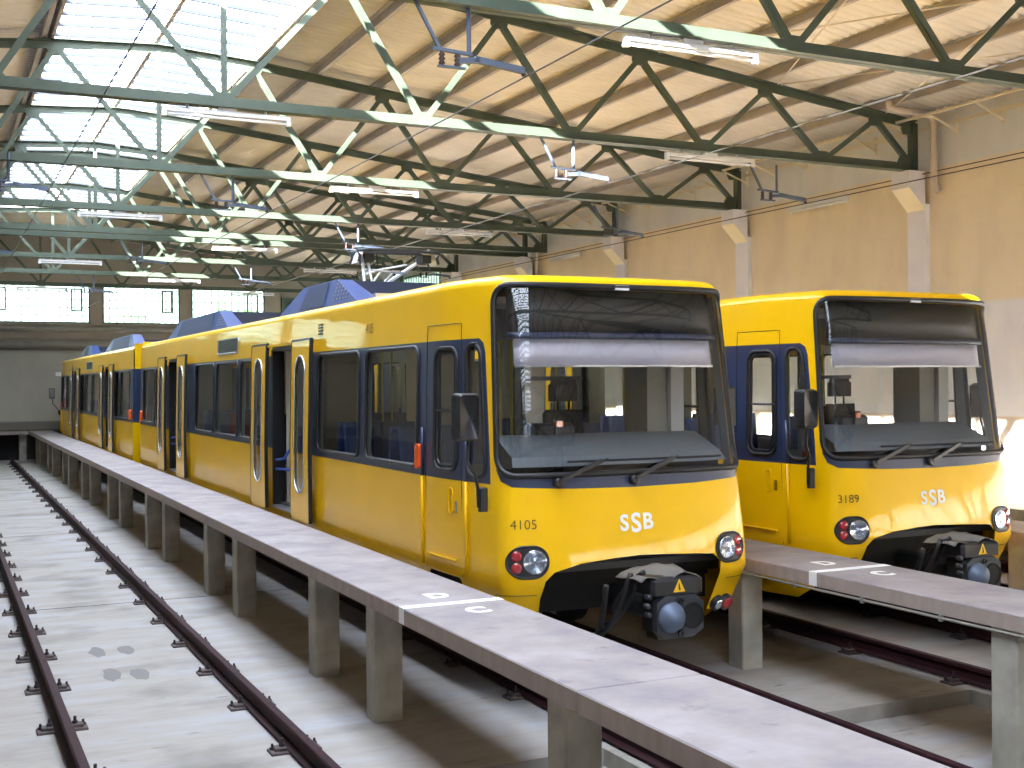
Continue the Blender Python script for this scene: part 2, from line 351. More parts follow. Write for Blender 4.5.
# corrugated ceiling, two slopes, gap for the skylight
SKY_END = 40.4
def roofz(x):
    d = abs(x-RX)
    return 8.50 - 0.062*d if d < 1.62 else 8.40 - 0.1115*(d-1.62)
PITCH = 0.177
def ceiling():
    vs, fs = [], []
    per = 6; n = int((Y1-Y0)/PITCH*per)
    for side in (-1, 1):
        xs = [RX+side*d for d in (1.60, 4, 6.5, 9, 11.97)]
        b = len(vs)
        for i in range(n+1):
            y = Y0 + (Y1-Y0)*i/n; w = 0.034*math.sin(2*PI*y/PITCH)
            for x in xs: vs.append((x, y, roofz(x) + 0.07 + w))
        m = len(xs)
        for i in range(n):
            for j in range(m-1):
                q = (b+i*m+j, b+i*m+j+1, b+(i+1)*m+j+1, b+(i+1)*m+j); fs.append(q if side < 0 else q[::-1])
    # closed ridge beyond the skylight
    b = len(vs); n0 = int((Y1-SKY_END)/PITCH*per); xs = [RX-1.6, RX, RX+1.6]
    for i in range(n0+1):
        y = SKY_END + (Y1-SKY_END)*i/n0; w = 0.034*math.sin(2*PI*y/PITCH)
        for x in xs: vs.append((x, y, roofz(x)+0.07+w))
    for i in range(n0):
        for j in range(2): fs.append((b+i*3+j, b+i*3+j+1, b+(i+1)*3+j+1, b+(i+1)*3+j))
    b = len(vs); xs = [RX-1.6, RX, RX+1.6]
    for y in (Y0, SKY0):
        for x in xs: vs.append((x, y, roofz(x)+0.07))
    for j in range(2): fs.append((b+j, b+j+1, b+3+j+1, b+3+j))
    o = mesh('ceiling', vs, fs, CEIL, None, True); struct(o)
    sd = o.modifiers.new('thickness', 'SOLIDIFY'); sd.thickness = 0.012; sd.offset = 1
ceiling()
# outer roof closing boards (keeps daylight out at the eaves)
mb = MB()
for x0, x1 in ((XL-.35, XL+.06), (XR-.06, XR+.35)): mb.box(x0, x1, Y0-.3, Y1+.3, 7.30, 7.36) if False else None
mb.box(XR-0.02, XR+0.45, Y0-.3, Y1+.3, WTOP+0.55, WTOP+0.62); mb.box(XL-.45, XL+.02, Y0-.3, Y1+.3, WTOP+0.55, WTOP+0.62)
struct(mb.build('trim_2', WALLC))
# skylight glazing
sk = empty('window_skylight', (0, 0, 0)); sk.name = 'window_8'; struct(sk)
pz = 0.10
for side, nm in ((-1, 'glazing'), (1, 'glazing')):
    x0, x1 = RX, RX+side*1.62
    mesh('glazing', [(x0,SKY0,roofz(x0)+pz),(x1,SKY0,roofz(x1)+pz),(x1,SKY_END,roofz(x1)+pz),(x0,SKY_END,roofz(x0)+pz)], [(0,1,2,3)], SKYG, sk)
    b = MB(); y = SKY0
    while y <= SKY_END:
        b.bar((x0, y, roofz(x0)+pz-.02), (x1, y, roofz(x1)+pz-.02), 0.045, 0.06); y += 0.62
    b.build('glazing_bars', BARM, sk)
b = MB(); b.bar((RX, SKY0, roofz(RX)+.02), (RX, SKY_END, roofz(RX)+.02), 0.07, 0.14); b.build('ridge_bar', PURL, sk)
for side in (-1, 1):
    x = RX+side*1.62; b = MB(); b.box(min(x, x+side*.05), max(x, x+side*.05), SKY0, SKY_END, roofz(x)-0.12, roofz(x)+0.14); b.build('kerb_board', PURL, sk)
mb = MB(); mb.box(RX-1.7, RX+1.7, SKY_END, SKY_END+.05, 8.25, 8.65); mb.box(RX-1.7, RX+1.7, SKY0-.05, SKY0, 8.25, 8.65); mb.build('end_board', PURL, sk)

# purlins
pn = 0
for side in (1, -1):
    for kx, d in enumerate((1.78, 2.75, 3.92, 5.09, 6.27, 7.44, 8.61, 9.78, 10.95)):
        x = RX+side*d; z = roofz(x)
        b = MB(); t = 0.006
        b.box(x-.03, x-.03+.012, Y0, Y1, z-.085, z+.045); b.box(x-.03, x+.04, Y0, Y1, z-.097, z-.085); b.box(x-.10, x-.03, Y0, Y1, z+.033, z+.045)
        o = b.build('roof_purlin', PURL)
        tag(o, 'long grey purlin under the %s roof slope, %s one %s of skylight' % (('right','left')[side<0], ordn(kx), ('right','left')[side<0]), 'purlin', 'roof purlins')

# trusses: built about local y = 0
BX = [2.74, 5.08, 7.42, 9.76, 11.74]
TX = [1.60, 3.92, 6.27, 8.61, 10.90]
BZ = 6.33
def topz(d): return roofz(RX+d) - 0.20
def make_truss():
    r = empty('roof_truss', (0, 0, 0))
    b = MB(); E = 11.76
    b.box(RX-E, RX+E, -.09, -.006, BZ-.05, BZ-.036); b.box(RX-E, RX+E, .006, .09, BZ-.05, BZ-.036)
    b.box(RX-E, RX+E, -.02, -.006, BZ-.05, BZ+.09); b.box(RX-E, RX+E, .006, .02, BZ-.05, BZ+.09); b.build('bottom_chord', TRUSS, r)
    b = MB(); ds = [-E, -1.6, 0, 1.6, E]
    for a, c in zip(ds[:-1], ds[1:]):
        za, zc = topz(a) if abs(a) > 0 else topz(0), topz(c)
        b.bar((RX+a, 0, za), (RX+c, 0, zc), 0.03, 0.13); b.bar((RX+a, 0, za+.065), (RX+c, 0, zc+.065), 0.17, 0.014)
    b.build('top_chord', TRUSS, r)
    def web(x0, z0, x1, z1):
        w = MB(); w.bar((x0, -.022, z0), (x1, -.022, z1), 0.014, 0.075, (0,1,0) if False else (0,0,1))
        a, c = Vector((x0,0,z0)), Vector((x1,0,z1)); t = (c-a).normalized(); n = Vector((-t.z, 0, t.x))*0.041
        w = MB(); w.add([a+n+Vector((0,-.02,0)), a-n+Vector((0,-.02,0)), c-n+Vector((0,-.02,0)), c+n+Vector((0,-.02,0)),
                         a+n+Vector((0,-.008,0)), a-n+Vector((0,-.008,0)), c-n+Vector((0,-.008,0)), c+n+Vector((0,-.008,0))],
                        [(0,1,2,3),(7,6,5,4),(0,4,5,1),(1,5,6,2),(2,6,7,3),(3,7,4,0)])
        n2 = n*0.8
        w.add([a-n, a-n2, c-n2, c-n, a-n+Vector((0,.065,0)), a-n2+Vector((0,.065,0)), c-n2+Vector((0,.065,0)), c-n+Vector((0,.065,0))],
              [(0,1,2,3),(7,6,5,4),(0,4,5,1),(1,5,6,2),(2,6,7,3),(3,7,4,0)])
        w.build('web_member', TRUSS, r)
    def gusset(x, z, up, w=.16, h=.15):
        g = MB(); s = 1 if up else -1
        poly = [(x-w, z-s*.04), (x+w, z-s*.04), (x+w, z+s*h*.5), (x+w*.62, z+s*h), (x-w*.62, z+s*h), (x-w, z+s*h*.5)]
        g.prism(poly, 'y', -.012, .03); g.build('gusset_plate', TRUSS, r)
    web(RX, BZ, RX, topz(0)); gusset(RX, BZ, True)
    for s in (-1, 1):
        px, pz_ = RX, BZ
        for i in range(5):
            tx = RX+s*TX[i]; tz = topz(TX[i])-.05
            web(px, pz_, tx, tz); gusset(tx, tz, False, .13, .12)
            px = RX+s*BX[i]; web(tx, tz, px, BZ+.02)
            if i < 4: gusset(px, BZ, True)
            pz_ = BZ
        e = MB(); e.box(RX+s*11.72-.05, RX+s*11.72+.05, -.07, .07, BZ-.05, topz(11.72)+.02); e.build('end_post', TRUSS, r)
        gusset(RX+s*11.55, BZ+.02, True, .15, .2); gusset(RX+s*11.6, topz(11.6)-.02, False, .12, .16)
        w = MB(); w.bar((RX+s*1.60, 0, BZ+.3), (RX+s*1.60, 0, topz(1.6)), 0.03, 0.03)
    return r
tr0 = make_truss()
TY = [10.4+5.05*0, 15.45, 20.42, 25.4, 30.4, 35.4, 40.4, 45.4, 29.2, 5.4, 0.4, -4.6, -9.6, -14.6, -19.6]
TL = ['large green lattice roof truss across the very top of the photo, nearest the camera',
      'green lattice roof truss with a tube lamp over the left track, second from the camera',
      'green lattice roof truss third from the camera, above the front of the left tram',
      'green lattice roof truss fourth from the camera, ending above the first roof fairing',
      'green lattice roof truss fifth from the camera, rear one of the closely spaced pair',
      'green lattice roof truss sixth from the camera, behind the pantograph',
      'green lattice roof truss at the far end of the skylight',
      'green lattice roof truss farthest from the camera, in front of the end wall windows',
      'green lattice roof truss fifth from the camera, front one of the closely spaced pair',
      'green roof truss above the viewpoint, mirrored in the windscreens',
      'green roof truss just behind the viewpoint, seen only as a reflection',
      'green roof truss third behind the viewpoint, seen only as a reflection',
      'green roof truss fourth behind the viewpoint, seen only as a reflection',
      'green roof truss fifth behind the viewpoint, seen only as a reflection',
      'green roof truss farthest behind the viewpoint, seen only as a reflection']
TL[4] = TL[4].replace('fifth', 'sixth'); TL[5] = TL[5].replace('sixth', 'seventh')
for i, (y, lb) in enumerate(zip(TY, TL)):
    t = tr0 if i == 0 else copy_tree(tr0)
    t.location = (0, y, 0); tag(t, lb, 'roof truss', 'roof trusses')

# bracing rods in the roof plane
def rod(a, b, label, r=.012, m=None, name='bracing_rod', cat='rod', grp='roof bracing rods'):
    x = MB(); x.tube([a, b], r, 6); o = x.build(name, m or ROD, None, True); tag(o, label, cat, grp); return o
for (xa, ya, xb, yb, lb) in ((12.2, 10.45, 14.4, 15.35, 'thin cream bracing rod running down to the bent drain pipe'),
                             (14.4, 10.45, 12.2, 15.35, 'thin cream bracing rod crossing the one that meets the drain pipe'),
                             (12.15, 10.45, 9.9, 15.35, 'thin cream bracing rod left of the crossed pair at top right'),
                             (9.9, 10.45, 12.15, 15.35, 'thin cream bracing rod above the second truss, behind the top tube lamp')):
    rod((xa, ya, roofz(xa)-.14), (xb, yb, roofz(xb)-.14), lb)

# pilasters + corbel blocks on the right wall, eave brackets, downpipe
pil = MB()
def pilaster(y):
    b = MB(); b.box(XR-0.02-.10, XR+.01, y-.22, y+.22, -0.13, 5.75)
    b.build_m = None
    return b
for i, y in enumerate([10.4, 15.5, 20.45, 25.4, 30.4, 35.4, 40.4, 45.4]):
    b = MB(); b.box(XR-.10, XR, y-.21, y+.21, (-.13 if y < 7.7 else 0), 5.72); o = b.build('wall_pilaster', PYL)
    lab = 'pale lilac pilaster up the right wall, %s from the camera' % ordn(i)
    tag(o, lab, 'pilaster', 'right wall pilasters')
    b = MB(); b.prism([(XR-.46, 6.27), (XR-.46, 5.98), (XR-.10, 5.62), (XR-.10, 6.27)], 'y', y-.21, y+.21)
    c = b.build('corbel', PYL, o)
    b = MB(); b.add([(XR-.462, y-.21, 5.98), (XR-.462, y+.21, 5.98), (XR-.101, y+.21, 5.618), (XR-.101, y-.21, 5.618)], [(0,1,2,3)])
    b.build('corbel_bounce_face', CORB, c)  # thin sheet over the slope, coloured as if lit by bounce
b = MB(); b.box(XR-.05, XR-.02, Y0, Y1, 6.98, 7.03); b.box(XR-.62, XR-.59, Y0, Y1, 7.06, 7.10)
o = empty('eave_rail', (0, 0, 0)); tag(o, 'cream eave rail with small triangular wall brackets along the right wall', 'rail')
b.build('rail', ROD, o)
y = 8.0
while y < 46:
    q = MB(); q.bar((XR-.60, y, 7.05), (XR-.02, y, 6.84), .02, .03); q.bar((XR-.02, y, 7.10), (XR-.02, y, 6.78), .02, .05)
    q.build('bracket', ROD, o); y += 0.95
b = MB(); px = XR-.14
b.tube([(14.2, 15.08, 7.34), (14.2, 15.08, 7.30), (14.23, 15.08, 7.23), (14.30, 15.08, 7.20), (15.02, 15.03, 7.17), (15.10, 15.02, 7.12), (15.13, 15.02, 7.02), (15.13, 15.02, 6.05), (15.16, 15.02, 5.94), (15.22, 15.02, 5.90)], .06, 12)
o = empty('drain_pipe', (0,0,0)); tag(o, 'cream bent drain pipe coming down the right wall beside the truss end', 'pipe'); b.build('pipe', PIPE, o, True)
for z in (6.75, 6.15): q = MB(); q.lathe((15.13, 15.02, z), 'z', [(.072,0),(.072,.04)], 12); q.build('pipe_collar', PIPE, o)
b = MB(); b.tube([(15.16, 29.6, 6.75), (15.16, 29.6, 6.6), (15.2, 29.9, 6.5), (15.2, 29.9, 5.3)], .05, 8)
tag(b.build('drain_pipe', PIPE, None, True), 'far cream drain pipe on the right wall above the left tram', 'pipe')
b = MB(); b.tube([(15.14, Y0+.1, 6.22), (15.14, 47.8, 6.22)], .009, 5); tag(b.build('wall_cable', WIRE), 'thin dark cable stretched along the tan right wall', 'cable')

# pipes and ledges at the end wall
for z, r, lb in ((4.86, .10, 'upper'), (4.28, .14, 'lower')):
    b = MB(); b.tube([(XL+.02, Y1-.22, z), (XR-.05, Y1-.22, z)], r, 12)
    tag(b.build('wall_pipe', PIPEG, None, True), '%s horizontal grey heating pipe running across the end wall' % lb, 'pipe', 'end wall pipes')
b = MB(); b.box(XL, XR, Y1-.14, Y1, 5.02, 5.10); b.box(XL, XR, Y1-.08, Y1, 4.52, 4.60); b.box(XL, XR, Y1-.10, Y1, 4.0, 4.06); struct(b.build('trim_3', WB))
b = MB(); b.box(XL, XR, Y1-.12, Y1, 1.10, 1.38); struct(b.build('baseboard_back', WB))
b = MB(); b.box(XL+.01, 3.02, 46.9, 47.87, 0.97, 1.07); o = empty('end_platform', (0,0,0)); b.build('slab', SLAB, o)
for x in (-7.5, -4.5, -1.4, 2.85): q = MB(); q.box(x-.12, x+.12, 47.3, 47.86, 0, .97); q.build('support_wall', POSTM, o)
q = MB(); q.box(XL+.01, 3.02, 47.86, 47.95, 0, 1.0); q.build('back_panel', DRK, o)
tag(o, 'narrow concrete platform along the end wall at the end of the left track', 'platform')
b = MB(); b.bbox(0.95, 1.95, 46.2, 46.6, 0.17, 0.75, .05); tag(b.build('buffer_stop', mat('buffer_teal', (120, 160, 150), .5)), 'pale teal buffer stop at the far end of the left track', 'buffer stop')

# small patch on the far wall: plate
b = MB(); b.box(4.05, 4.25, Y1-.03, Y1, 3.1, 3.25); tag(b.build('wall_plate', WHT), 'tiny white plate on the grey end wall left of the tram', 'plate')
b = MB(); b.box(12.7, 13.9, Y1-.06, Y1, 5.3, 6.25); b.cur = 1; b.lathe((13.3, Y1-.07, 5.8), 'y', [(.38,0),(.38,-.03)], 20)
tag(b.build('wall_fan', [FRAMEG, DRK]), 'square ventilation fan frame on the end wall right of the windows', 'fan')

# ---------------------------------------------------------------- platforms
def platform(xa, xb, ph, label, cable):
    o = empty('inspection_platform', (0,0,0)); tag(o, label, 'platform')
    jo = [5.62+4.9*k for k in range(-2, 9)]; ends = [-6.0] + jo[0:] ; ends = sorted(set([-6.0] + [j for j in jo if j > -5] + [47.86]))
    for a, c in zip(ends[:-1], ends[1:]):
        b = MB(); b.bbox(xa, xb, a+.004, c-.004, .95, 1.07, .008)
        me = b.build('slab', [SLAB, EDGE], o)
        for p in me.data.polygons: p.material_index = 0 if p.normal.z > 0.5 else 1
    s = MB(); y = 8.24 if xa < 5 else 8.12
    s.box(xa-.002, xb+.001, y, y+.10, 1.0698, 1.0718); s.box(xa-.003, xa-.0005, y, y+.10, .952, 1.0718); s.build('white_stripe', WHT, o)
    for ch, dx, dy in (('D', .42, .38), ('C', .46, -.30)):
        cu = bpy.data.curves.new('t', 'FONT'); cu.body = ch; cu.size = .24; cu.align_x = 'CENTER'; cu.extrude = .0008; cu.offset = .012
        t = bpy.data.objects.new('t', cu); COL.objects.link(t); dg = bpy.context.evaluated_depsgraph_get(); me = bpy.data.meshes.new_from_object(t.evaluated_get(dg)); bpy.data.objects.remove(t)
        me.materials.clear(); me.materials.append(WHT); l = link('painted_letter', me, o); l.location = (xa+dx, y+dy-.08, 1.0715)
        l.scale = (1.0, 1.15, 1)
    return o
PX = [(3.075, 3.885), (6.80, 7.64), (10.52, 11.36)]
plats = [platform(*PX[0], 0, 'long grey concrete platform left of the left tram with a white stripe', False),
         platform(*PX[1], 0, 'concrete platform between the two trams with a white stripe', True),
         platform(*PX[2], 0, 'concrete platform beyond the right tram along the right wall side', False)]
b = MB(); b.box(13.9, XR-.005, -6, 47.86, .5, .86); o = b.build('wall_bench', POSTM)
tag(o, 'low grey concrete ledge running along the foot of the right wall', 'ledge')
# services under platform 2 front edge
b = MB(); b.tube([(6.802, -4, .925), (6.802, 47, .925)], .012, 6)
for k in range(60): b.box(6.79, 6.815, -3.5+.85*k, -3.47+.85*k, .90, .95)
tag(b.build('cable_conduit', PIPEG), 'thin grey conduit clipped under the left edge of the middle platform', 'conduit')
# posts
proto = None
def post(x, y, z0, label, grp):
    b = MB(); w = .235; c = .012
    pts = [(c,0),(w-c,0),(w,c),(w,w-c),(w-c,w),(c,w),(0,w-c),(0,c)]
    b.prism(pts, 'z', 0, .95-z0)
    o = b.build('platform_post', POSTM); o.location = (x, y, z0); tag(o, label, 'post', grp)
PN = ['left', 'middle', 'right']
for pi, (xa, xb) in enumerate(PX):
    ys = []
    for k in range(-2, 9):
        for y in ((5.88+4.9*k, 9.1+4.9*k) if pi == 0 else (5.77+4.9*k, 9.2+4.9*k)):
            if pi > 0 and abs(y-5.77) < .01: y = 6.03
            if -5 < y < 47.3: ys.append(y)
    vis = 0
    for y in sorted(ys):
        for row, x in (('front', xa+(.075 if pi == 0 else .02)), ('back', xb-.255)):
            if y < 5:
                continue
            z0 = -.13 if y < 7.7 else 0
            if row == 'back' : continue
            post(x, y, z0, 'square concrete post carrying the %s platform, %s from the camera' % (PN[pi], ordn(vis)), 'posts under the %s platform' % PN[pi])
        if y >= 5: vis += 1

# ---------------------------------------------------------------- rails
def rail_mesh(y0, y1):
    prof = [(-.0625,0),(.0625,0),(.0625,.010),(.012,.028),(.010,.105),(.034,.118),(.034,.143),(.028,.150),(-.028,.150),(-.034,.143),(-.034,.118),(-.010,.105),(-.012,.028),(-.0625,.010)]
    b = MB(); b.prism(prof, 'y', y0, y1)
    return b
tracks = [1.63, 5.34, 9.05, 12.76]
TN = ['leftmost track', 'track under the left tram', 'track under the right tram', 'track beyond the right tram']
for ti, tx in enumerate(tracks):
    for s in (-1, 1):
        x = tx + s*(1.435/2+.034)
        b = rail_mesh(-6, 46.2 if ti == 0 else 47.5); o = b.build('rail', [RAILM, RAILT])
        for p in o.data.polygons: p.material_index = 1 if (p.normal.z > .5 and p.center.z > .14) else 0
        o.location = (x, 0, .02); tag(o, '%s steel rail of the %s' % (('left', 'right')[s > 0], TN[ti]), 'rail', 'rails')
        if ti < 3:
            b = MB(); b.box(x-.14, x+.14, -6, 7.72, -.13, 0); 
            q = b.build('rail_plinth', POSTM); tag(q, 'low concrete plinth under the %s rail of the %s' % (('left','right')[s>0], TN[ti]), 'plinth', 'rail plinths')
def fastener():
    r = empty('rail_fastener', (0,0,0))
    b = MB(); b.bbox(-.19, .19, -.08, .08, 0, .020, .006); b.build('base_plate', CLIP, r)
    for s in (-1, 1):
        q = MB(); q.bbox(s*.112-.045, s*.112+.045, -.05, .05, .02, .045, .006); q.build('clip', CLIP, r)
        q = MB(); q.lathe((s*.095, 0, .045), 'z', [(.022,0),(.022,.022),(.012,.022),(.012,.055),(.009,.058)], 8); q.build('bolt', BOLT, r)
        q = MB(); q.lathe((s*.16, .03, .018), 'z', [(.020,0),(.020,.02),(.010,.02),(.010,.045)], 8); q.build('bolt', BOLT, r)
    return r
fp = None
for ti, tx in enumerate(tracks[:3]):
    for s in (-1, 1):
        x = tx + s*(1.435/2+.034); n = 0
        ys = [8.72+1.345*k for k in range(28)] if ti == 0 else ([8.72+1.345*k for k in range(-1, 3)])
        if ti > 0: ys = [7.95, 9.3, 10.65, 12.0]
        for y in ys:
            if fp is None: fp = fastener(); o = fp
            else: o = copy_tree(fp)
            o.location = (x, y, 0)
            tag(o, 'rusty clip plate, %s rail of the %s, %s from camera' % (('left', 'right')[s>0], TN[ti], ordn(n)), 'rail clip', 'clip plates along the %s' % TN[ti]); n += 1
b = MB(); b.box(10.03, 10.08, 2.5, 20, -.13, .26); tag(b.build('kick_board', mat('ochre_board', (196, 140, 40), .6)), 'ochre yellow board on the floor under the far side of the right tram', 'board')
# stains spilled on the floor between the rails (flat dark marks of oil)
for n, (x, y) in enumerate(((1.46, 12.86), (1.75, 12.82), (1.47, 11.77), (1.71, 11.70))):
    vs = []; random.seed(n+3)
    for i in range(14):
        a = 2*PI*i/14; r = .065*(1+.5*random.random()); vs.append((x+r*math.cos(a), y+r*math.sin(a)*3.0, .0016))
    o = mesh('oil_stain', vs, [tuple(range(14))], mat('oil_%d' % n, (104, 100, 98), .6)); tag(o, 'grey oil stain between the rails of the leftmost track, %s of four' % ['far left', 'far right', 'near left', 'near right'][n], 'stain', 'oil stains')

# ---------------------------------------------------------------- tram body surface
L = 18.6
def lp(z, tab):
    if z <= tab[0][0]: return tab[0][1]
    for (a, va), (b, vb) in zip(tab[:-1], tab[1:]):
        if z <= b: return va + (vb-va)*(z-a)/(b-a)
    return tab[-1][1]
WTAB = [(.45, 1.09), (.8, 1.18), (1.08, 1.238), (1.3, 1.235), (1.9, 1.205), (3.35, 1.15), (3.56, 1.14)]
CTAB = [(.45, .53), (.8, .39), (1.08, .27), (1.3, .28), (1.9, .35), (3.35, .52), (3.56, .56)]
NTAB = [(.45, .39), (.8, .25), (1.08, .12), (1.3, .13), (1.9, .20), (3.35, .37), (3.56, .41)]
STAB = [(.45, 1.25), (.95, 1.295), (1.12, 1.325), (1.95, 1.325), (3.1, 1.30), (3.56, 1.275)]
def ctrl(z, i):
    w, c, n, s = lp(z, WTAB)-i, lp(z, CTAB)+i, lp(z, NTAB)+i, lp(z, STAB)-i
    b = c-n
    left = [(-s, L), (-s, 4.0), (-s, 1.75), (-s, 1.30), (-w-.008, c+.13), (-w+.035, c-.02)]
    left += [(-w*f, n + b*(f**5)*.97) for f in (.88, .70, .45, .20)]
    return left + [(0, n)] + [(-x, y) for x, y in reversed(left)]
def chaikin_w(n, it):
    rows = [[1.0 if i == j else 0.0 for j in range(n)] for i in range(n)]
    for _ in range(it):
        out = [rows[0]]
        for a, b in zip(rows[:-1], rows[1:]):
            out.append([.75*x+.25*y for x, y in zip(a, b)]); out.append([.25*x+.75*y for x, y in zip(a, b)])
        out.append(rows[-1]); rows = out
    return [[(j, v) for j, v in enumerate(r) if v > 1e-9] for r in rows]
CW = chaikin_w(21, 3)
_c = ctrl(1.9, 0)
REF = [(sum(v*_c[j][0] for j, v in r), sum(v*_c[j][1] for j, v in r)) for r in CW]
ARC = [0.0]
for a, b in zip(REF[:-1], REF[1:]): ARC.append(ARC[-1] + math.hypot(b[0]-a[0], b[1]-a[1]))
TM = ARC[-1]/2; ARC = [a-TM for a in ARC]
import bisect
def TofY(y):            # left side t (negative) at local y
    for i in range(len(REF)-1):
        if REF[i][1] >= y >= REF[i+1][1] and REF[i][0] < -1.0:
            f_ = (REF[i][1]-y)/max(1e-9, REF[i][1]-REF[i+1][1]); return ARC[i]+(ARC[i+1]-ARC[i])*f_
    return ARC[0]
def TofX(x):
    for i in range(len(REF)-1):
        if REF[i][0] <= x <= REF[i+1][0] and REF[i+1][0] > REF[i][0]: return ARC[i]+(ARC[i+1]-ARC[i])*(x-REF[i][0])/(REF[i+1][0]-REF[i][0])
    return 0
SH = .10
def zi(v):
    if v <= 3.53: return v, 0
    if v <= 3.53+SH*PI/2:
        a = (v-3.53)/SH; return 3.53+SH*math.sin(a), SH*(1-math.cos(a))
    s = v-3.53-SH*PI/2; return 3.63+.04*(1-(1-min(1, s/1.12))**2), SH+s
def P0(t, v):
    z, i = zi(v); c = ctrl(z, i)
    k = min(max(bisect.bisect(ARC, t)-1, 0), len(ARC)-2); f_ = (t-ARC[k])/(ARC[k+1]-ARC[k]); f_ = min(max(f_, 0), 1)
    x = y = 0
    for r, m in ((CW[k], 1-f_), (CW[k+1], f_)):
        for j, q in r: x += m*q*c[j][0]; y += m*q*c[j][1]
    return Vector((x, y, z))
def P(t, v, off=0.0):
    p = P0(t, v)
    if off:
        e = .004; a = P0(min(t+e, TM), v)-P0(max(t-e, -TM), v); b = P0(t, v+e)-P0(t, v-e); n = a.cross(b)
        if n.length > 0: p = p + n.normalized()*off
    return p
def inpoly(p, poly):
    x, y = p; c = False; n = len(poly)
    for i in range(n):
        x0, y0 = poly[i]; x1, y1 = poly[i-1]
        if (y0 > y) != (y1 > y) and x < (x1-x0)*(y-y0)/(y1-y0)+x0: c = not c
    return c
def rr(a0, a1, z0, z1, r, n=5):
    if a0 > a1: a0, a1 = a1, a0
    r = min(r, (a1-a0)/2-1e-4, (z1-z0)/2-1e-4); out = []
    for cx, cz, s in ((a1-r, z1-r, 0), (a0+r, z1-r, 1), (a0+r, z0+r, 2), (a1-r, z0+r, 3)):
        for k in range(n+1):
            a = (s+k/n)*PI/2; out.append((cx+r*math.cos(a), cz+r*math.sin(a)))
    return out
def dense(poly, step):
    out = []
    for i, p in enumerate(poly):
        q = poly[(i+1) % len(poly)]; d = math.hypot(q[0]-p[0], q[1]-p[1]); n = max(1, int(math.ceil(d/step)))
        for k in range(n): out.append((p[0]+(q[0]-p[0])*k/n, p[1]+(q[1]-p[1])*k/n))
    return out
def patch(name, outer, holes, tl, vl, mats, parent, regions=(), off=0.0, smooth=True, fn=None, step=.15, flip=False):
    fn = fn or P
    polys = [dense(outer, step)] + [dense(h, step) for h in holes] + [dense(r_[0], step) for r_ in regions]
    pts, edges = [], []
    for pl in polys:
        b = len(pts); pts += pl; edges += [(b+i, b+(i+1) % len(pl)) for i in range(len(pl))]
    for t in tl:
        for v in vl:
            if inpoly((t, v), outer) and not any(inpoly((t, v), h) for h in holes): pts.append((t, v))
    r = delaunay_2d_cdt([Vector(p) for p in pts], edges, [], 0, 1e-5)
    vs, fs = r[0], r[2]; F, fm = [], []
    for f_ in fs:
        c = (sum(vs[i].x for i in f_)/len(f_), sum(vs[i].y for i in f_)/len(f_))
        if not inpoly(c, outer) or any(inpoly(c, h) for h in holes): continue
        mi = 0
        for poly, m in regions:
            if inpoly(c, poly): mi = m
        a = sum(vs[f_[i]].x*vs[f_[(i+1) % 3]].y - vs[f_[(i+1) % 3]].x*vs[f_[i]].y for i in range(3))
        q = tuple(f_) if (a > 0) != flip else tuple(f_)[::-1]
        F.append(q); fm.append(mi)
    used = sorted({i for q in F for i in q}); mp = {u: i for i, u in enumerate(used)}
    V = [fn(vs[u].x, vs[u].y, off) for u in used]; F = [tuple(mp[i] for i in q) for q in F]
    return mesh(name, V, F, mats, parent, smooth, fm)
def seq(a, b, s): n = max(1, int(round((b-a)/s))); return [a+(b-a)*i/n for i in range(n+1)]

